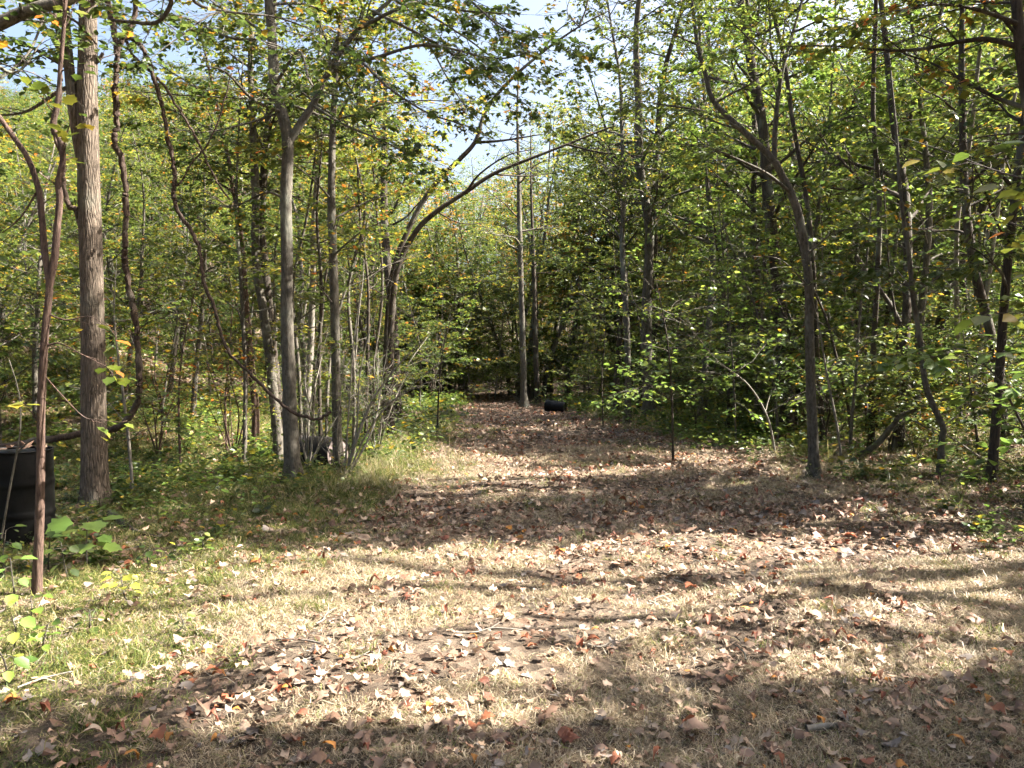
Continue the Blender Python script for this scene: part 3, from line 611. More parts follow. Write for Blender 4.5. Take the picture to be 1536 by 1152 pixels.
# ------------------------------------------------------------------ shrubs, saplings and seedlings near the clearing
hero('bare_shrub', 'bushy many-stemmed shrub with pale bare stems fanning towards the path', 12.4,
     [(516, 727), (528, 680), (545, 630), (565, 590), (600, 545), (640, 505)], [(0, .035), (.5, .022), (1, .006)], BARKP, LIME, 41,
     limbs=[([(516, 727), (520, 660), (524, 600), (530, 520), (540, 440)], .02, .005), ([(518, 722), (545, 660), (580, 610), (625, 580), (660, 570)], .018, .004),
            ([(522, 700), (535, 640), (540, 560), (560, 480), (585, 420)], .02, .004), ([(514, 727), (505, 660, -.3), (512, 580, -.5), (520, 500, -.7)], .016, .004),
            ([(520, 718), (560, 640, .4), (575, 560, .8), (590, 470, 1)], .02, .004), ([(545, 630), (590, 600, -.4), (640, 560, -.7), (668, 540, -.8)], .012, .003),
            ([(516, 727), (490, 670, -.3), (478, 620, -.4), (468, 560, -.4)], .012, .003)],
     fol=dict(leaf=.07, len2=.42, n3=2, nleaf=2, len3=.2, den2=3.5, flat=.5, droop=-.05), cat='shrub', nleaf_obj=50, sides=8, lobes=None)
for k, (bx, dd, lb) in enumerate(((462, 13.2, 'twiggy shrub of thin stems at the foot of the high-forked trunk'), (565, 15.5, 'twiggy shrub of thin stems right of the pale many-stemmed shrub'), (350, 14.6, 'twiggy brown shrub of thin stems left of the trunk cluster'), (236, 15.2, 'twiggy brown shrub of thin stems right of the thick vine'))):
    r9 = np.random.default_rng(300 + k); by = HY + EYE / dd * F; st = []
    for i in range(9): dx = r9.normal(0, 55); h = r9.uniform(90, 210); st.append(([(bx, by), (bx + .3 * dx + r9.normal(0, 6), by - .4 * h, r9.normal(0, .3)), (bx + .7 * dx, by - .75 * h, r9.normal(0, .5)), (bx + 1.2 * dx, by - h, r9.normal(0, .7))], r9.uniform(.008, .016), .003))
    hero('twiggy_shrub', lb, dd, [(bx, by), (bx + 8, by - 70), (bx - 4, by - 130), (bx + 6, by - 200)], [(0, .02), (1, .005)], BARKP if k < 2 else BARKR, (LIME, GREEN, GOLD, RUST)[k], 310 + k, limbs=st,
         fol=dict(leaf=.07, len2=.4, n3=3, nleaf=2, len3=.22, den2=4.5, flat=.5, droop=-.05), cat='shrub', nleaf_obj=10, sides=6, lobes=None)
SAP = [
 ('bright_sapling', 'bright leafy sapling catching sun at the right edge of the path', 14.5, [(1010, 672), (1008, 600), (1002, 520), (990, 450), (975, 390)], PALE, 20, 1.6, 51, BARKD),
 ('arching_sapling', 'sapling with pale arching stems left of the twin-stemmed tree', 15.0, [(1165, 676), (1152, 628), (1122, 577), (1075, 540), (1035, 492), (1010, 470)], PALE, 16, 1.2, 52, BARKP),
 ('leaning_sapling', 'thin leaning sapling immediately right of the twin-stemmed tree', 12.8, [(1266, 700), (1256, 640), (1240, 560), (1226, 480), (1205, 400)], GREEN, 11, .8, 53, BARKP),
 ('leafy_sapling', 'leafy sapling filling the shade below the twin-stemmed fork', 17.0, [(1105, 655), (1100, 560), (1092, 460), (1090, 370), (1080, 300)], LIME, 14, 1.5, 54, BARKG),
 ('leafy_sapling', 'broad leafy sapling just right of the small far drum', 24.0, [(905, 632), (903, 560), (908, 490), (900, 420)], LIME, 13, 1.9, 55, BARKD),
 ('golden_sapling', 'golden layered maple sapling spreading flat over the path', 20.0, [(655, 640), (660, 560), (670, 500), (690, 450), (720, 420)], GOLD, 13, 2.2, 56, BARKD),
 ('golden_sapling', 'golden layered maple sapling behind the sagging thinner vine', 13.5, [(270, 690), (268, 600), (275, 520), (290, 450), (300, 400)], GOLD, 12, 1.3, 57, BARKR),
 ('golden_sapling', 'yellow-tinged sapling between the vine and the trunk cluster', 15.5, [(340, 682), (338, 600), (345, 520), (350, 450)], GOLD, 11, 1.2, 58, BARKR),
 ('thin_sapling', 'thin bare-footed sapling right of the thickest trunk', 10.6, [(198, 750), (195, 690), (187, 610), (178, 540), (172, 470), (176, 390)], LIME, 9, 1.0, 59, BARKP),
 ('broadleaf_sapling', 'dark broad-leaved bush reaching in from the right edge', 8.6, [(1570, 760), (1550, 680), (1520, 610), (1490, 560), (1450, 530)], PALE, 14, .9, 60, BARKD),
 ('leafy_sapling', 'leafy sapling between the crooked trunk and the leaning dark trunk', 13.4, [(1470, 700), (1462, 620), (1450, 540), (1440, 470)], GREEN, 12, 1.2, 61, BARKD),
 ('leafy_sapling', 'low leafy sapling behind the leaning thin one', 18.5, [(1300, 650), (1298, 560), (1302, 470), (1310, 380)], GREEN, 14, 1.7, 62, BARKD),
]
for nm, lb, d, pts, lm, n, bl, sd, bk in SAP:
    bk = BARKP if bk is PALE else bk
    hero(nm, lb, d, pts, [(0, .028), (.5, .018), (1, .006)], bk, lm, sd, auto=dict(t0=.25, t1=1, n=n, blen=bl, rise=.3, top=.6),
         fol=dict(leaf=.10 if nm != 'broadleaf_sapling' else .13, len2=.5, n3=3, nleaf=5, den2=4, flat=.9, sp=.3), tmpl=MAP if lm in (GOLD, RUST) else BRO, cat='sapling', nleaf_obj=60, sides=7, lobes=None)
for k, (x0, d, tx, lb, lm) in enumerate(((452, 15.0, 462, 'thin upright stem close to the right of the high-forked trunk', GREEN), (482, 14.2, 476, 'thin upright stem between the high-forked and straight grey trunks', LIME), (530, 14.8, 548, 'thin stem leaning right, just past the straight grey trunk', GOLD),
        (548, 16.5, 540, 'thin dark stem beside the many-stemmed pale shrub', GREEN), (366, 14.0, 356, 'thin dark stem left of the slim bending trunk', LIME), (560, 17.5, 566, 'thin stem just left of the bowing dark trunk', GOLD))):
    by = HY + EYE / d * F; q = np.random.default_rng(400 + k)
    hero('thin_stem_tree', lb, d, [(x0, by), (x0 + q.normal(0, 4), 560), (x0 + q.normal(0, 6), 430), (tx, 320), (tx + q.normal(0, 8), 200), (tx + q.normal(0, 12), 90)], [(0, .045), (.5, .032), (1, .01)], BARKD if k % 2 else BARKG, lm, 410 + k,
         auto=dict(t0=.3, t1=.98, n=14, blen=1.7, rise=.3), fol=dict(leaf=.09, len2=.55, n3=4, nleaf=6, den2=4.2, flat=.9, sp=.3), tmpl=MAP if lm is GOLD else BRO, nleaf_obj=30, sides=7, lobes=.3)
hero('overhanging_sapling', 'yellowing twig of large leaves poking in from the right edge', 2.7,
     [(1900, 1190), (1850, 800), (1800, 500), (1760, 300), (1740, 150)], [(0, .02), (1, .006)], BARKD, GOLD, 63,
     limbs=[([(1770, 340), (1660, 240, .05), (1560, 205, .1), (1480, 205, .15), (1440, 218, .2)], .006, .002), ([(1775, 360), (1650, 300, .5), (1500, 260, 1.2), (1420, 230, 1.6), (1360, 210, 2)], .007, .002),
            ([(1790, 450), (1650, 400, .8), (1530, 340, 1.6), (1460, 320, 2.2)], .006, .002), ([(1800, 520), (1680, 490, .5), (1580, 470, .9), (1500, 470, 1.2)], .006, .002)],
     fol=dict(leaf=.10, len2=.16, n3=1, nleaf=2, len3=.06, den2=7, t0=.3, flat=.9, sp=.35), tmpl=BRO, cat='sapling', nleaf_obj=140, sides=7, lobes=None)

def seedling(name, label, px, d, h, nl, leaf, mat, tmpl, seed, spread=.6, cat='seedling', up=0.5):
    rng = np.random.default_rng(seed); b = G(px, d); root = empty(name, b, label, cat)
    top = b + np.array([rng.normal(0, .05), rng.normal(0, .03), h]); P = catmull(np.array([b, (b + top) / 2 + rng.normal(0, .02, 3), top]), 5)
    tb = Tubes(); tb.tube(P, np.linspace(.007, .003, len(P)), 5)
    t = np.linspace(.35, 1, nl); pos, _ = at(P, t); az = np.arange(nl) * 2.4 + rng.uniform(0, 6)
    D = nrm(np.stack([np.cos(az), np.sin(az), rng.uniform(-.3, up, nl)], -1)); pet = leaf * spread
    A = pos; B = pos + D * pet; tb.twigs(A, (A + B) / 2 + np.array([0, 0, .1 * pet]), B, np.full(nl, .0025), np.full(nl, .0015))
    obj('stem', tb.mesh('stem', BARKG, b), root)
    f = dict(P=B, D=nrm(D + np.array([0, 0, -.35])), N=nrm(np.array([[0, -.25, 1.0]]) + rng.normal(0, .22, (nl, 3))), S=leaf * rng.uniform(.7, 1.15, nl), T=np.clip(rng.normal(.5, .25, nl), 0, 1))
    leaf_parts(root, b, f, np.arange(nl), mat, *tmpl)
for k, (px, d, h, nl, lf, lb) in enumerate(((70, 6.6, .35, 9, .09, 'leafy weed right of the slender reddish trunk, against the drum'), (100, 6.2, .28, 10, .085, 'bushy low weed between the drum and the large-leaved seedling'), (6, 6.3, .4, 10, .09, 'tall weed in front of the drum at the left edge'),
        (225, 6.6, .22, 9, .07, 'low green weed right of the exposed root'), (300, 7.2, .2, 9, .07, 'low green weed in the shaded left grass'), (60, 4.7, .18, 10, .06, 'low weed in the sunlit grass at far left'), (130, 5.0, .16, 9, .06, 'low weed left of the yellow-green seedling'))):
    seedling('leafy_weed', lb, px, d, h, nl, lf, (GREEN, LIME, PALE)[k % 3], BRO, 500 + k, .7, 'weed')
seedling('tulip_seedling', 'large-leaved pale green seedling in front of the thickest trunk', 128, 6.75, .42, 13, .19, BIGLEAF, MAP, 71, .7)
seedling('yellow_seedling', 'yellow-green sunlit seedling standing in the lower left grass', 190, 5.6, .20, 16, .085, leaf_mat('yellow_seedling_leaf', [(0, (.22, .25, .03)), (1, (.42, .38, .05))], trans=.4), BRO, 72, .8)
seedling('broadleaf_seedling', 'tall green seedling with drooping oval leaves beside the upright drum', 22, 5.5, .34, 8, .10, BIGLEAF, BRO, 73, .6)
seedling('broadleaf_seedling', 'oval-leaved seedling at the foot of the slender reddish trunk', 40, 5.2, .16, 5, .09, PALE, BRO, 74, .8)
seedling('broadleaf_seedling', 'small green seedling at the very bottom left corner', 8, 4.15, .20, 9, .095, PALE, BRO, 75, .7)
seedling('broadleaf_seedling', 'green seedling at the left edge of the sunlit grass', 14, 4.6, .22, 8, .09, BIGLEAF, BRO, 76, .7)
seedling('broadleaf_seedling', 'low lime seedling right of the yellow-green seedling', 262, 5.0, .13, 8, .06, LIME, BRO, 77, .8)
seedling('pale_seedling', 'tiny pale seedling in shaded grass before the trunk cluster', 330, 10.2, .25, 7, .11, PALE, MAP, 78, .6)
seedling('pale_seedling', 'tiny pale seedling in front of the crooked trunk', 1358, 12.6, .25, 8, .10, PALE, BRO, 79, .6)
seedling('broadleaf_seedling', 'leafy seedling at the foot of the high-forked trunk', 482, 11.6, .4, 12, .10, GREEN, BRO, 80, .8)

# dead wood ---------------------------------------------------------------------------------------
def ground_limb(name, label, pts, r0, r1, mat, seed, side=()):
    rng = np.random.default_rng(seed); P = catmull(np.array([W(a, b, c) for a, b, c in pts]), 6)
    base = P[np.argmin(P[:, 2])].copy(); root = empty(name, base, label, 'branch')
    tb = Tubes(); tb.tube(P, np.linspace(r0, r1, len(P)), 8, .12, rng); obj('stem', tb.mesh('stem', mat, base), root)
    for sp, a, b in side:
        Q = catmull(np.array([W(*q) for q in sp]), 5); tb = Tubes(); tb.tube(Q, np.linspace(a, b, len(Q)), 6, .1, rng); obj('side_branch', tb.mesh('side_branch', mat, base), root)
ground_limb('fallen_branch', 'dark dead branch propped aslant between the twin-stemmed and crooked trees', [(1288, 686, 14.4), (1318, 664, 14.2), (1338, 640, 14.0), (1356, 622, 13.8), (1400, 604, 13.6), (1440, 592, 13.4)], .06, .022, DEAD, 91,
     [([(1356, 622, 13.8), (1380, 636, 13.5), (1404, 650, 13.3)], .025, .008)])
ground_limb('fallen_branch', 'thin pale dead stick slanting to the ground by the crooked trunk', [(1500, 705, 13.2), (1465, 682, 13.0), (1430, 658, 12.8), (1395, 640, 12.6)], .018, .009, BARKP, 92)
ground_limb('fallen_branch', 'curved dark dead limb hanging behind the twin-stemmed tree', [(1282, 384, 17), (1312, 425, 17), (1340, 466, 17), (1354, 500, 17), (1346, 530, 17), (1340, 545, 17), (1348, 566, 17), (1352, 640, 17)], .05, .03, DEAD, 93)
ground_limb('fallen_stick', 'thin bare stick lying in the grass at lower left', [(22, 1034, 4.07), (60, 1020, 4.18), (105, 1009, 4.27)], .007, .004, BARKP, 94)
ground_limb('fallen_stick', 'short grey stick lying on bare soil at lower right', [(1212, 1096, 3.6), (1240, 1092, 3.62), (1266, 1090, 3.63)], .016, .012, BARKP, 95)
ground_limb('fallen_stick', 'pale stick lying among leaves right of the path centre', [(1040, 806, 7.85), (1085, 796, 8.1), (1122, 786, 8.45)], .010, .005, BARKP, 96)
ground_limb('surface_root', 'exposed root beside the foot of the thickest trunk', [(165, 770, 9.2), (182, 785, 8.5), (200, 797, 8.1), (232, 806, 7.8)], .05, .02, BARKD, 97)
ground_limb('dead_sapling', 'thin bare grey stem leaning before the upright drum', [(0, 808, 6.6), (14, 730, 6.6), (24, 680, 6.6), (30, 640, 6.6), (28, 590, 6.6), (14, 540, 6.6)], .010, .004, BARKG, 98,
     [([(24, 680, 6.6), (40, 665, 6.5), (58, 655, 6.4)], .008, .005)])

# ------------------------------------------------------------------ the wood: a few grown kinds, each tree an individual
def proto(kind, seed):
    rng = np.random.default_rng(seed)
    cfg = dict(sapling=(6.0, .035, .15, 22, 1.5, dict(leaf=.105, len2=.6, n3=4, nleaf=7, den2=4, flat=.85), .008),
               mid=(11.0, .10, .22, 38, 2.9, dict(leaf=.12, len2=.9, n3=4, nleaf=8, den2=4, flat=.8), .015),
               tall=(17.0, .17, .30, 36, 3.9, dict(leaf=.145, len2=1.2, n3=4, nleaf=8, den2=3.4, flat=.75), .02),
               pole=(13.0, .055, .45, 26, 2.1, dict(leaf=.125, len2=.8, n3=4, nleaf=8, den2=4, flat=.8), .012),
               shrub=(2.2, .018, .05, 20, 1.1, dict(leaf=.085, len2=.45, n3=4, nleaf=7, den2=6, flat=.8), .004))[kind]
    H, r, t0, n, bl, fol, rt = cfg
    m = 9; P = [np.zeros(3)]; d = np.array([0, 0, 1.0]); lean = rng.normal(0, .05, 2)
    for i in range(m):
        d = d + np.append(rng.normal(0, .07 if kind != 'shrub' else .2, 2) + lean * .3, 0); d /= np.linalg.norm(d); P.append(P[-1] + d * H / m)
    P = np.array(P); P[0, 2] = -.15; C = catmull(P, 3); R = np.interp(arc(C) / arc(C)[-1], [0, .04, .5, 1], [r * 1.35, r, r * .7, rt])
    tb = Tubes(); tb.tube(C, R, 9 if r > .05 else 6, .05, rng, .3)
    trunk = tb.mesh('trunk_' + kind, BARKG)
    br = [(catmull(q, 1), rr) for q, rr in auto_branches(C, R, rng, t0, .99, n, bl, rise=.45 if kind != 'shrub' else 1.2, top=.3)]
    f = grow_foliage(br, rng, **fol); tb = Tubes()
    def limb_mesh(k2, k1=None):
        tb = Tubes()
        for bi, (Q, rr) in enumerate(br):
            if k1 is not None and not k1[bi]: continue
            tb.tube(Q, np.linspace(rr, .004, len(Q)), 5, 0, rng)
        tb.twigs(f['A'][k2], f['M'][k2], f['B'][k2], np.maximum(f['R'][k2], .006), f['R'][k2] * .5)
        return tb.mesh('limbs_' + kind, BARKG)
    tm = DIAMOND if kind in ('tall', 'mid', 'pole') else SIMPLE
    crown = leaf_mesh('crown_' + kind, f['P'], f['D'], f['N'], f['S'] * 1.1, f['T'], tm, GREEN)
    return dict(kind=kind, H=H, trunk=trunk, limbs=limb_mesh(np.ones(len(f['A']), bool)), limb_mesh=limb_mesh, bmid=np.array([Q[len(Q) // 2] for Q, _ in br]), btip=np.array([Q[-1] for Q, _ in br]), bid=f['ID'], crown=crown, f=f, tm=tm)
PROT = {k: [proto(k, 100 + 17 * i + 3 * j) for j in range(n)] for i, (k, n) in enumerate([('sapling', 5), ('mid', 4), ('tall', 3), ('pole', 3), ('shrub', 4)])}
def slot(o, m): o.material_slots[0].link = 'OBJECT'; o.material_slots[0].material = m
NAMES = dict(sapling='understory_sapling', mid='woodland_tree', tall='tall_tree', pole='pole_tree', shrub='woodland_shrub')
WORD = dict(sapling='thin sapling', mid='leafy tree', tall='tall tree', pole='slender tree', shrub='low shrub')
LNAME = {'green_leaf': 'green', 'lime_leaf': 'lime green', 'gold_leaf': 'yellowing', 'rust_leaf': 'rusty', 'pale_green_leaf': 'pale green'}
BNAME = {'grey_bark': 'grey', 'dark_bark': 'dark', 'pale_bark': 'pale', 'furrowed_bark': 'brown'}
def where(px):
    for lim, w in ((130, 'behind the upright drum'), (250, 'behind the thickest trunk'), (360, 'left of the trunk cluster'), (540, 'behind the trunk cluster'), (680, 'left of the path'),
                   (790, 'closing the end of the path'), (900, 'behind the small far drum'), (1010, 'right of the small far drum'), (1180, 'left of the twin-stemmed tree'),
                   (1300, 'behind the twin-stemmed tree'), (1430, 'on the slope behind the crooked trunk'), (1560, 'on the slope at the right edge')):
        if px < lim: return w
    return 'beyond the right edge'
def place(kind, x, y, scale, rot, lmat, bark, v, rng, sq=1.0):
    pr = PROT[kind][v % len(PROT[kind])]; z = float(gh(x, y)); px = CX + x / max(y, 1) * F
    dep = 'nearby' if y < 21 else ('midway back' if y < 33 else 'far back')
    lab = f"{LNAME[lmat.name]} {WORD[kind]}, {BNAME[bark.name]}-barked, {where(px)}, {dep}"
    cat = 'shrub' if kind == 'shrub' else ('sapling' if kind == 'sapling' else 'tree')
    root = empty(NAMES[kind], (x, y, z), lab, cat, {'shrub': 'shrubs of the wood', 'sapling': 'saplings of the wood'}.get(kind, 'trees of the wood behind'))
    root.rotation_euler = (0, 0, rot); root.scale = (scale * sq, scale * sq, scale)
    slot(obj('stem' if kind == 'shrub' else 'trunk', pr['trunk'], root), bark); 
    f = pr['f']; cme = pr['crown']; lme = pr['limbs']
    if x > -6 and y < 34:
        c, s = math.cos(rot), math.sin(rot); L = f['P'] * scale; L = L * np.array([sq, sq, 1])
        tow = lambda L: np.stack([c * L[:, 0] - s * L[:, 1] + x, s * L[:, 0] + c * L[:, 1] + y, L[:, 2] + z], -1)
        k = shaded_keep(tow(L), rng)
        if k.mean() < .995: k1 = shaded_keep(tow(pr['bmid'] * scale * np.array([sq, sq, 1])), rng) & shaded_keep(tow(pr['btip'] * scale * np.array([sq, sq, 1])), rng); k2 = shaded_keep(tow(f['M'] * scale * np.array([sq, sq, 1])), rng) & k1[f['ID']]; k &= k1[f['LB']]; lme = pr['limb_mesh'](k2, k1); cme = leaf_mesh('crown_' + kind, f['P'][k], f['D'][k], f['N'][k], f['S'][k] * 1.1, f['T'][k], pr['tm'], GREEN)
    slot(obj('limbs', lme, root, kind='stuff'), bark); slot(obj('crown', cme, root, kind='stuff'), lmat)
SKYX = [-400, 0, 120, 330, 420, 530, 570, 640, 720, 800, 880, 940, 1000, 2200]
SKYY = [40, 130, 150, 110, 80, 150, 265, 285, 250, 210, 70, -150, -400, -600]
def forest():
    rng = np.random.default_rng(2024); placed = [(a, b, 'hero') for a, b in HERO_XY]
    spec = [('tall', 34, 2.6, 19, 58), ('mid', 54, 1.8, 17, 50), ('pole', 64, 1.3, 16, 46), ('sapling', 120, .9, 14.5, 48), ('shrub', 110, .8, 13.5, 46)]
    for kind, n, md, y0, y1 in spec:
        c = t = 0
        while c < n and t < n * 60:
            t += 1; u = rng.random(); y = y0 + (y1 - y0) * u ** 1.15; px = rng.uniform(-120, 1660); x = (px - CX) / F * y
            if abs(x - path_centre(y)) < path_half(y) + (.9 if kind in ('sapling', 'shrub') else 1.5) and y < 47: continue
            if kind in ('tall', 'mid') and 300 < px < 620 and y < 24: continue
            if kind == 'tall' and px > 950 and y < 17: continue
            if 795 < px < 872 and y < 37: continue
            if kind in ('shrub', 'sapling') and 150 < px < 470 and y < 23: continue
            if kind in ('shrub', 'sapling') and px < 600 and y < 34 and rng.random() < .55: continue
            if any((x - a) ** 2 + (y - b) ** 2 < md * md * (1 if k == kind else .3) for a, b, k in placed): continue
            H = PROT[kind][0]['H']; sc = rng.uniform(.75, 1.25); z = float(gh(x, y))
            cap = EYE + (HY - np.interp(px, SKYX, SKYY)) / F * y - z
            hs = cap / (H * 1.03)
            if hs < sc:
                if hs < .42: continue
                sc = hs * rng.uniform(.85, 1)
            q = rng.random(); left = px < 640
            lm = (GREEN if q < .55 else LIME if q < .82 else GOLD) if left else (GREEN if q < .45 else LIME if q < .82 else PALE if q < .93 else GOLD)
            b = rng.random(); bk = BARKD if b < .4 else BARKG if b < .72 else BARKP if b < .93 and kind in ('sapling', 'pole', 'shrub') else BARKG
            place(kind, x, y, sc, rng.uniform(0, 6.28), lm, bk, int(rng.integers(0, 9)), rng); placed.append((x, y, kind)); c += 1
    for kind, x, y, sc in (('shrub', -2.2, 45, 1.2), ('shrub', -.6, 47, 1.4), ('sapling', -1.4, 48.5, .9), ('shrub', -1.2, 43.5, 1.3), ('sapling', -2.2, 43, .8), ('shrub', .2, 43, 1.2), ('pole', -1, 46, .8), ('pole', -2.6, 45, .8), ('pole', .6, 47.4, .8), ('shrub', -2.4, 48, 1.6), ('shrub', .2, 49, 1.6), ('shrub', -3.2, 46.5, 1.3), ('sapling', .3, 46, .8), ('shrub', .8, 44.5, 1.1), ('sapling', -2.9, 50, 1), ('shrub', -1.5, 51, 1.5)):
        place(kind, x, y, sc, rng.uniform(0, 6.28), LIME if rng.random() > .4 else PALE, BARKP, int(rng.integers(0, 9)), rng)
    # trees added mostly to shade the clearing, many unseen right of the frame
    for kind, x, y, sc in (('tall', 9.5, 3.9, 1.1), ('tall', 12.8, 5.3, 1.2), ('tall', 11.2, 3.9, 1.2), ('mid', 5.9, 4.3, 1.0), ('tall', 6.4, 3.9, 1.0), ('tall', 7.5, 15.6, .95), ('tall', 6.8, 22, 1.05), ('tall', 5.6, 24, 1.05), ('tall', 3.6, 25, 1.0), ('tall', 4.6, 27, 1.1), ('tall', 5.4, 33, 1.15), ('mid', 3.9, 30, 1.2), ('tall', 5.8, 2.6, .95), ('tall', 8.6, 3.6, 1.05), ('tall', 8.8, 10, 1), ('mid', 6.8, 11.4, 1.1), ('tall', 13, 7.2, 1.1), ('tall', 12.5, 13, 1.1), ('tall', 7.0, 3.3, .9), ('tall', 10.5, 3.0, 1.0), ('tall', 10.2, 8.8, 1.0), ('tall', 11.6, 11.2, 1.05), ('tall', 7.8, 8.2, .85), ('tall', 8.6, 12.6, 1), ('tall', 9.6, 7.0, .8), ('tall', 13.5, 9.5, .95), ('mid', 8.4, 9.6, .95), ('tall', 12.5, 4.2, .85), ('mid', 8.2, 4.4, .95),
                           ('mid', 10.2, 11.6, 1.0), ('tall', 18, 8, 1), ('mid', 7.2, 6.6, .75), ('mid', 6.9, 2.2, .8), ('tall', -8.5, 3.5, .9), ('tall', -4.5, -3.5, 1), ('mid', .5, -5, 1.1), ('tall', 4.5, -3, .95), ('tall', -10, 9, 1), ('mid', -7, -.5, 1.1), ('mid', 9, -1, 1.1), ('tall', 1.5, -9, 1)):  # last eight: unseen trees left and behind the camera, added to block sky light
        place(kind, x, y, sc, rng.uniform(0, 6.28), LIME if rng.random() > .5 else GREEN, BARKG if rng.random() > .5 else BARKD, int(rng.integers(0, 9)), rng, .6 if x in (7.5, 6.8, 5.6, 3.6) else 1.0)
forest()

# ------------------------------------------------------------------ scattered masses (uncountable): instances on points
HID = bpy.data.collections
def scatter(name, label, cat, P, rot, scl, idx, protos):
    c = HID.new(name + '_kinds')
    for i, me in enumerate(protos):
        o = bpy.data.objects.new('%s_kind_%03d' % (name, i), me); c.objects.link(o)
    me = bpy.data.meshes.new(name); me.vertices.add(len(P)); me.vertices.foreach_set('co', np.asarray(P, np.float32).ravel())
    for nm, ty, val, key in (('rot', 'FLOAT_VECTOR', rot, 'vector'), ('scl', 'FLOAT', scl, 'value'), ('pick', 'INT', idx, 'value')):
        a = me.attributes.new(nm, ty, 'POINT'); a.data.foreach_set(key, np.ascontiguousarray(val, np.int32 if ty == 'INT' else np.float32).ravel())
    o = obj(name, me, label=label, cat=cat, kind='stuff')
    g = bpy.data.node_groups.new(name, 'GeometryNodeTree')
    g.interface.new_socket('Geometry', in_out='INPUT', socket_type='NodeSocketGeometry'); g.interface.new_socket('Geometry', in_out='OUTPUT', socket_type='NodeSocketGeometry')
    N = g.nodes; a = N.new('NodeGroupInput'); b = N.new('NodeGroupOutput'); ci = N.new('GeometryNodeCollectionInfo'); ci.inputs[0].default_value = c
    ci.inputs['Separate Children'].default_value = True; ci.inputs['Reset Children'].default_value = True
    ip = N.new('GeometryNodeInstanceOnPoints'); ip.inputs['Pick Instance'].default_value = True
    def attr(nm, ty):
        q = N.new('GeometryNodeInputNamedAttribute'); q.data_type = ty; q.inputs[0].default_value = nm; return q.outputs[0]
    er = N.new('FunctionNodeEulerToRotation'); L = g.links
    L.new(attr('rot', 'FLOAT_VECTOR'), er.inputs[0]); L.new(er.outputs[0], ip.inputs['Rotation'])
    L.new(attr('scl', 'FLOAT'), ip.inputs['Scale']); L.new(attr('pick', 'INT'), ip.inputs['Instance Index'])
    L.new(a.outputs[0], ip.inputs['Points']); L.new(ci.outputs[0], ip.inputs['Instance']); L.new(ip.outputs[0], b.inputs[0])
    m = o.modifiers.new('scatter', 'NODES'); m.node_group = g
    return o
def pts_on_ground(n, x0, x1, y0, y1, weight, rng, lift=0.0):
    out = []; got = 0
    while got < n:
        x = rng.uniform(x0, x1, n * 2); y = y0 + (y1 - y0) * rng.random(n * 2); k = rng.random(n * 2) < weight(x, y)
        k &= np.abs(x) < .72 * y + 1.2
        out.append(np.stack([x[k], y[k], gh(x[k], y[k]) + lift], -1)); got += int(k.sum())
    return np.vstack(out)[:n]
def green_zone(x, y):     # how green the turf is: the left bank and the shaded verges
    edge = np.interp(y, [3, 5, 7, 9, 12, 16, 24], [-1.5, -1.7, -1.8, -1.5, -1.3, -1.6, -1.9])
    l = sstep(.6, -.9, x - edge); r = sstep(4.0, 6.5, x - .12 * y) * .6
    return np.clip(np.maximum(l, r) + .22 * fbm(x, y, 1.3, 4), 0.02, 1)
def grass_clump(seed, nb, rad, h, mat, lay):
    rng = np.random.default_rng(seed); b = np.stack([rng.normal(0, rad * .55, nb), rng.normal(0, rad * .55, nb), np.full(nb, -.006)], -1)
    az = rng.uniform(0, 6.28, nb); L = h * rng.uniform(.4, 1.3, nb); e = rng.uniform(.1, 1.2, nb) * (1 - lay) + lay * rng.uniform(.1, .5, nb)
    d0 = np.stack([np.cos(az) * np.cos(e), np.sin(az) * np.cos(e), np.sin(e)], -1); az2 = az + rng.normal(0, .6, nb); e2 = e - rng.uniform(.3, 1.4, nb)
    d1 = np.stack([np.cos(az2) * np.cos(e2), np.sin(az2) * np.cos(e2), np.sin(e2)], -1)
    m = b + d0 * L[:, None] * .55; t = m + d1 * L[:, None] * .45; t[:, 2] = np.maximum(t[:, 2], .002)
    sd = nrm(np.cross(d0, np.array([0, 0, 1.0]) + rng.normal(0, .3, (nb, 3)))); w = (rng.uniform(.0012, .0024, nb) * (1 if mat is STRAW else 1.25))[:, None]
    V = np.stack([b - sd * w, b + sd * w, m + sd * w * .9, m - sd * w * .9, t], 1).reshape(-1, 3); i = (np.arange(nb) * 5)[:, None]
    return make_mesh('grass_clump', V, [i + np.array([[0, 1, 2, 3]]), i + np.array([[3, 2, 4]])], tint=np.repeat(rng.random(nb), 5), mats=[mat])
rng = np.random.default_rng(31)
fall = lambda y: np.clip((5.5 / np.maximum(y, 3)) ** 1.25, .08, 1)
bare = lambda x, y: np.clip(.62 + 1.2 * fbm(x, y, 1.6, 9) + .6 * fbm(x, y, 6, 10), .03, 1)
P = pts_on_ground(10500, -9, 11, 2.8, 17, lambda x, y: fall(y) * (1 - .75 * green_zone(x, y)) * bare(x, y) * np.where(y > 7, .4, 1), rng)
n = len(P); scatter('dry_grass', 'short straw-coloured dry grass covering the clearing', 'grass', P, np.stack([rng.normal(0, .12, n), rng.normal(0, .12, n), rng.uniform(0, 6.28, n)], -1),
     rng.uniform(.6, 1.25, n) * np.interp(P[:, 1], [3, 8, 16], [.85, 1.1, 1.6]), rng.integers(0, 10, n), [grass_clump(s, 50 + 6 * (s % 4), .08 + .015 * (s % 3), .045 + .014 * (s % 5), STRAW, .2 + .12 * (s % 4)) for s in range(10)])
P = pts_on_ground(15000, -13, 14, 2.8, 26, lambda x, y: np.clip((7 / np.maximum(y, 3)) ** 1.1, .1, 1) * green_zone(x, y) ** 1.3, rng)
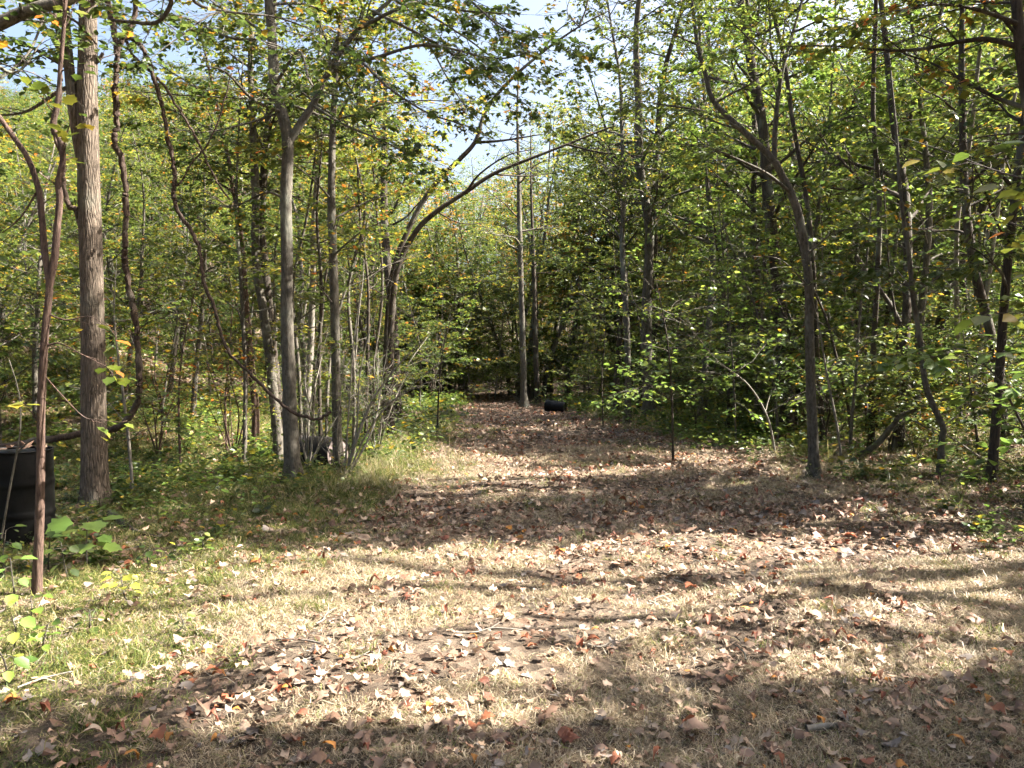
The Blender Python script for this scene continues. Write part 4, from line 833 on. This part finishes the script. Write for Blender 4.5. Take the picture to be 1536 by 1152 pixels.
n = len(P); scatter('green_grass', 'short green grass of the left bank and verges', 'grass', P, np.stack([rng.normal(0, .1, n), rng.normal(0, .1, n), rng.uniform(0, 6.28, n)], -1),
     rng.uniform(.6, 1.3, n) * np.interp(P[:, 1], [3, 8, 20], [.8, 1.15, 1.9]), rng.integers(0, 10, n), [grass_clump(s + 50, 40 + 8 * (s % 3), .07 + .02 * (s % 3), .05 + .022 * (s % 5), GRASS, .15 * (s % 3)) for s in range(10)])
def verge(x, y):
    e = path_centre(y) - path_half(y) * np.interp(y, [8, 12, 16], [.9, .78, .9]); r = path_centre(y) + path_half(y)
    return (np.exp(-((x - e + .5) / .7) ** 2) + .5 * np.exp(-((x - r - .3) / .7) ** 2)) * np.clip(.6 + .8 * fbm(x, y, 1.4, 61), 0, 1) * (y > 9.5)
P = pts_on_ground(900, -6, 8, 9, 30, verge, rng)
n = len(P); scatter('tall_grass', 'tufts of longer grass and weeds along the verges of the path', 'grass', P, np.stack([rng.normal(0, .1, n), rng.normal(0, .1, n), rng.uniform(0, 6.28, n)], -1),
     rng.uniform(.5, 1.2, n), rng.integers(0, 8, n), [grass_clump(s + 90, 34, .09, .42, STRAW if s % 3 == 0 else GRASS, 0) for s in range(8)])

# leaf litter -------------------------------------------------------------------------------------
_oak = [(0, 0), (.10, .10), (.20, .20), (.30, .10), (.44, .26), (.55, .13), (.70, .24), (1, 0)]
_oval = [(0, 0), (.08, .12), (.22, .22), (.38, .27), (.55, .26), (.72, .20), (.87, .10), (1, 0)]
def half_leaf(h, torn):
    mid = [(0, 0), (.45, 0), (1, 0)]; v = [(u, 0.0) for u, _ in mid] + [(u, w) for u, w in h[1:-1]] + ([] if torn else [(u, -w) for u, w in h[1:-1]])
    f = [[[0, 1, 4, 3], [1, 6, 5, 4], [1, 8, 7, 6]] + ([] if torn else [[0, 9, 10, 1], [1, 10, 11, 12], [1, 12, 13, 14]]), [[1, 2, 8]] + ([] if torn else [[1, 14, 2]])]
    return np.array([(u, w, 0.0) for u, w in v]), f
def litter_leaf(seed, mat):
    rng = np.random.default_rng(seed + 500); q = rng.random(); v, f = half_leaf(_half if q < .55 else _oak if q < .72 else _oval, rng.random() < .14)
    v[:, 0] -= .45; v[3:, :2] *= rng.uniform(.72, 1.18, (len(v) - 3, 2))
    c1, c2, tw, c3 = rng.normal(0, .7), rng.normal(.15, .75), rng.normal(0, .7), rng.normal(0, .3)
    v[:, 2] = c1 * v[:, 0] ** 2 + c2 * v[:, 1] ** 2 + tw * v[:, 0] * v[:, 1] + c3 * np.abs(v[:, 1]) + rng.normal(0, .055, len(v)); v[:, 2] -= v[:, 2].min() * .8
    t = np.clip(rng.random() * .7 + .15 + rng.normal(0, .16, len(v)), 0, 1); t[:3] += .15
    return make_mesh('dry_leaf', v, f, tint=np.clip(t, 0, 1), smooth=True, mats=[mat])
LITTER = [litter_leaf(s, LB[m]) for m, cnt in ((0, 22), (1, 18), (2, 5), (3, 1), (4, 6)) for s in range(m * 40, m * 40 + cnt)]
LMAT = [m for m, cnt in ((0, 22), (1, 18), (2, 5), (3, 1), (4, 6)) for _ in range(cnt)]
leafy = lambda x, y: np.clip(.55 + .45 * (1 - bare(x, y)) + .6 * fbm(x, y, 1.1, 21), .1, 1) * (1 - .6 * green_zone(x, y) * (y < 14))
P = pts_on_ground(84000, -16, 18, 2.8, 50, lambda x, y: np.clip((9 / np.maximum(y, 3)) ** 1.1, .06, 1) * leafy(x, y), rng, .0)
P[:, 2] += rng.uniform(.005, .04, len(P))
n = len(P); scatter('leaf_litter', 'fallen brown leaves strewn over the whole clearing', 'leaves', P, np.stack([rng.normal(0, .3, n), rng.normal(0, .3, n), rng.uniform(0, 6.28, n)], -1),
     np.clip(rng.gamma(3.6, .0130, n), .012, np.where(P[:, 1] < 6.5, .072, .1)) * np.interp(P[:, 1], [3, 8, 25], [1, 1.1, 1.5]), rng.integers(0, len(LITTER), n), LITTER)
def single_leaves():
    rng = np.random.default_rng(77); P = pts_on_ground(300, -3.2, 3.6, 3.15, 6.2, lambda x, y: leafy(x, y) * (3.6 / y) ** 1.5 * (np.abs(x) < .62 * y), rng)
    CN = ['brown', 'tan', 'rust-red', 'orange', 'grey']
    for x, y, z in P:
        i = int(rng.integers(0, len(LITTER))); px = CX + x / y * F; py = HY + EYE / y * F; s = .062 + .045 * rng.beta(1.6, 3)
        row = 'in the shade nearest the camera' if py > 1045 else ('on the shadow-streaked grass' if py > 960 else 'on the sunlit grass')
        side = 'lower left' if px < 400 else 'left of centre' if px < 768 else 'right of centre' if px < 1150 else 'lower right'
        sz = 'large' if s > .083 else 'small' if s < .072 else 'mid-sized'
        o = obj('fallen_leaf', LITTER[i], None, (x, y, z + .022), f"{sz} {CN[LMAT[i]]} dry leaf {row}, {side}", 'leaf', 'fallen leaves in the foreground')
        o.rotation_euler = (rng.normal(0, .24), rng.normal(0, .24), rng.uniform(0, 6.28)); o.scale = (s,) * 3
single_leaves()

b = G(30, 7.5)
for i, (ax, ay, wd) in enumerate(((.10, -.12, 'brown'), (-.08, -.15, 'tan'), (.02, .05, 'brown'), (.16, .06, 'tan'), (-.15, .03, 'brown'))):
    k = i if wd == 'brown' else 22 + i
    o = obj('fallen_leaf', LITTER[k], None, (b[0] + ax, b[1] + ay, b[2] + .89 - .012), f"{wd} dry leaf lying on the lid of the upright drum, {('nearest the front', 'front left', 'middle', 'right side', 'left side')[i]}", 'leaf', 'leaves on the upright drum')
    o.rotation_euler = (.1, -.1, i * 1.3); o.scale = (.11,) * 3
def fallen_twigs():
    rng = np.random.default_rng(55)
    for i in range(22):
        y = rng.uniform(3.5, 9); x = rng.uniform(-.5, .6) * y; L = rng.uniform(.15, .5); a = rng.uniform(0, 3.14); n = 5
        t = np.linspace(-.5, .5, n) * L; P = np.stack([x + t * math.cos(a) + rng.normal(0, .012, n), y + t * math.sin(a) + rng.normal(0, .012, n), np.zeros(n)], -1); P[:, 2] = gh(P[:, 0], P[:, 1]) + .035 + rng.normal(0, .006, n)
        c = P[n // 2].copy(); root = empty('fallen_twig', c, ('short' if L < .27 else 'long' if L > .4 else 'thin') + (' bare twig lying on leaf litter, ' if y > 6 else ' bare twig lying on dry grass, ') + ('left of centre' if x < 0 else 'right of centre'), 'twig', 'twigs lying in the clearing')
        tb = Tubes(); tb.tube(catmull(P, 3), np.linspace(.006, .003, 3 * (n - 1) + 1), 5, .12, rng); obj('stem', tb.mesh('stem', BARKP if i % 3 else DEAD, c), root)
        Q = np.stack([P[2], P[2] + .5 * L * np.array([math.cos(a + .7), math.sin(a + .7), .1]) * .5]); tb = Tubes(); tb.tube(catmull(Q, 3), np.linspace(.004, .002, 4), 4); obj('side_twig', tb.mesh('side_twig', BARKP if i % 3 else DEAD, c), root)
fallen_twigs()

# undergrowth -------------------------------------------------------------------------------------
def herb(seed, mat, h, nl, leaf):
    rng = np.random.default_rng(seed); z = rng.uniform(.1, 1, nl) * h; az = rng.uniform(0, 6.28, nl)
    D = nrm(np.stack([np.cos(az), np.sin(az), rng.uniform(-.3, .6, nl)], -1)); P0 = np.stack([rng.normal(0, h * .25, nl), rng.normal(0, h * .25, nl), z], -1) + D * leaf * .6
    return leaf_mesh('herb', P0, D, nrm(np.array([[0, 0, 1.0]]) + rng.normal(0, .35, (nl, 3))), leaf * rng.uniform(.5, 1.2, nl), rng.random(nl), SIMPLE if seed % 2 else BROAD, mat)
HERBS = [herb(s, [GREEN, LIME, GREEN, LIME, GREEN, PALE][s % 6], .12 + .04 * (s % 4), 14 + 4 * (s % 3), .05 + .012 * (s % 3)) for s in range(12)]
def herbw(x, y):
    off = np.abs(x - path_centre(y)) - path_half(y)
    return np.clip((9 / np.maximum(y, 3)) ** .8, .1, 1) * (sstep(-1.2, .8, off) * np.clip(.55 + .7 * fbm(x, y, .9, 33), 0, 1) * np.where(y < 5.5, .8, 1) * np.where((x < -2.6) & (y < 9), 1.7, 1))
P = pts_on_ground(6500, -26, 28, 3.2, 40, herbw, rng)
n = len(P); scatter('undergrowth', 'low leafy plants covering the woodland floor around the clearing', 'plants', P, np.stack([rng.normal(0, .08, n), rng.normal(0, .08, n), rng.uniform(0, 6.28, n)], -1),
     rng.uniform(.5, 1.3, n) * np.interp(P[:, 1], [3, 9, 16, 35], [.55, 1, 1.7, 2.6]), rng.integers(0, 12, n), HERBS)

# the wood far behind, one mass -------------------------------------------------------------------
def far_wood():
    rng = np.random.default_rng(909); kinds = []
    for k, v, lm in (('tall', 0, GREEN), ('tall', 1, LIME), ('tall', 2, GOLD), ('mid', 0, LIME), ('mid', 1, GOLD), ('mid', 2, GREEN), ('pole', 0, RUST), ('shrub', 0, GREEN), ('shrub', 1, LIME)):
        pr = PROT[k][v]; me = pr['crown'].copy(); n1 = len(me.vertices)
        def arrs(m):
            a = np.empty(len(m.vertices) * 3, np.float32); m.vertices.foreach_get('co', a)
            li = np.empty(len(m.loops), np.int32); m.loops.foreach_get('vertex_index', li); lt = np.empty(len(m.polygons), np.int32); m.polygons.foreach_get('loop_total', lt)
            return a.reshape(-1, 3), li, lt
        V = []; Fs = []; Mi = []; T = []; off = 0
        for mi, m in ((0, pr['crown']), (1, pr['trunk'])):
            a, li, lt = arrs(m); st = np.concatenate([[0], np.cumsum(lt)[:-1]])
            for kk in (3, 4):
                s = st[lt == kk]
                if len(s): Fs.append(li[s[:, None] + np.arange(kk)] + off); Mi.append(np.full(len(s), mi))
            V.append(a); T.append(np.repeat(pr['f']['T'], len(pr['tm'][0])) if mi == 0 else np.zeros(len(a))); off += len(a)
        kinds.append((make_mesh('far_tree', np.vstack(V), Fs, tint=np.concatenate(T), mats=[lm, BARKG], midx=Mi), pr['H']))
    P = []; sc = []; ix = []
    t = 0
    while len(P) < 900 and t < 20000:
        t += 1; y = 44 + 90 * rng.random() ** 1.5; px = rng.uniform(-250, 1800); x = (px - CX) / F * y
        if abs(x - path_centre(y)) < path_half(y) + .5 and y < 50: continue
        k = int(rng.integers(0, 7)) if rng.random() > .42 or y > 90 else int(rng.integers(7, 9)); H = kinds[k][1]; z = float(gh(x, y))
        cap = EYE + (HY - np.interp(px, SKYX, SKYY) + 25 * rng.random()) / F * y - z; s = rng.uniform(.8, 1.3)
        if k > 6: s *= 1.6
        hs = cap / (1.03 * H)
        if hs < s:
            if hs < .3: continue
            s = hs
        P.append((x, y, z)); sc.append(s); ix.append(k)
    n = len(P); scatter('far_woodland', 'distant woodland closing off the view behind the clearing', 'woodland', np.array(P), np.stack([np.zeros(n), np.zeros(n), rng.uniform(0, 6.28, n)], -1), np.array(sc), np.array(ix), [k[0] for k in kinds])
far_wood()

def order_labels():
    sets = {}
    for o in bpy.data.objects:
        if o.parent is None and o.get('group') and o.get('label') and 'beyond the right edge' not in o['label']: sets.setdefault((o['group'], o['label']), []).append(o)
    words = 'first second third fourth fifth sixth seventh eighth ninth tenth eleventh twelfth'.split()
    for (g, lb), os_ in sets.items():
        if not 1 < len(os_) <= 12: continue
        os_.sort(key=lambda o: o.location.x / max(o.location.y, .1))
        for i, o in enumerate(os_):
            o['label'] = lb + (', leftmost' if i == 0 else ', rightmost' if i == len(os_) - 1 else f', {words[i]} from left')
            if len(o['label'].replace('-', ' ').split()) > 16: o['label'] = o['label'].replace(', far back', '').replace(', midway back', '')
order_labels()
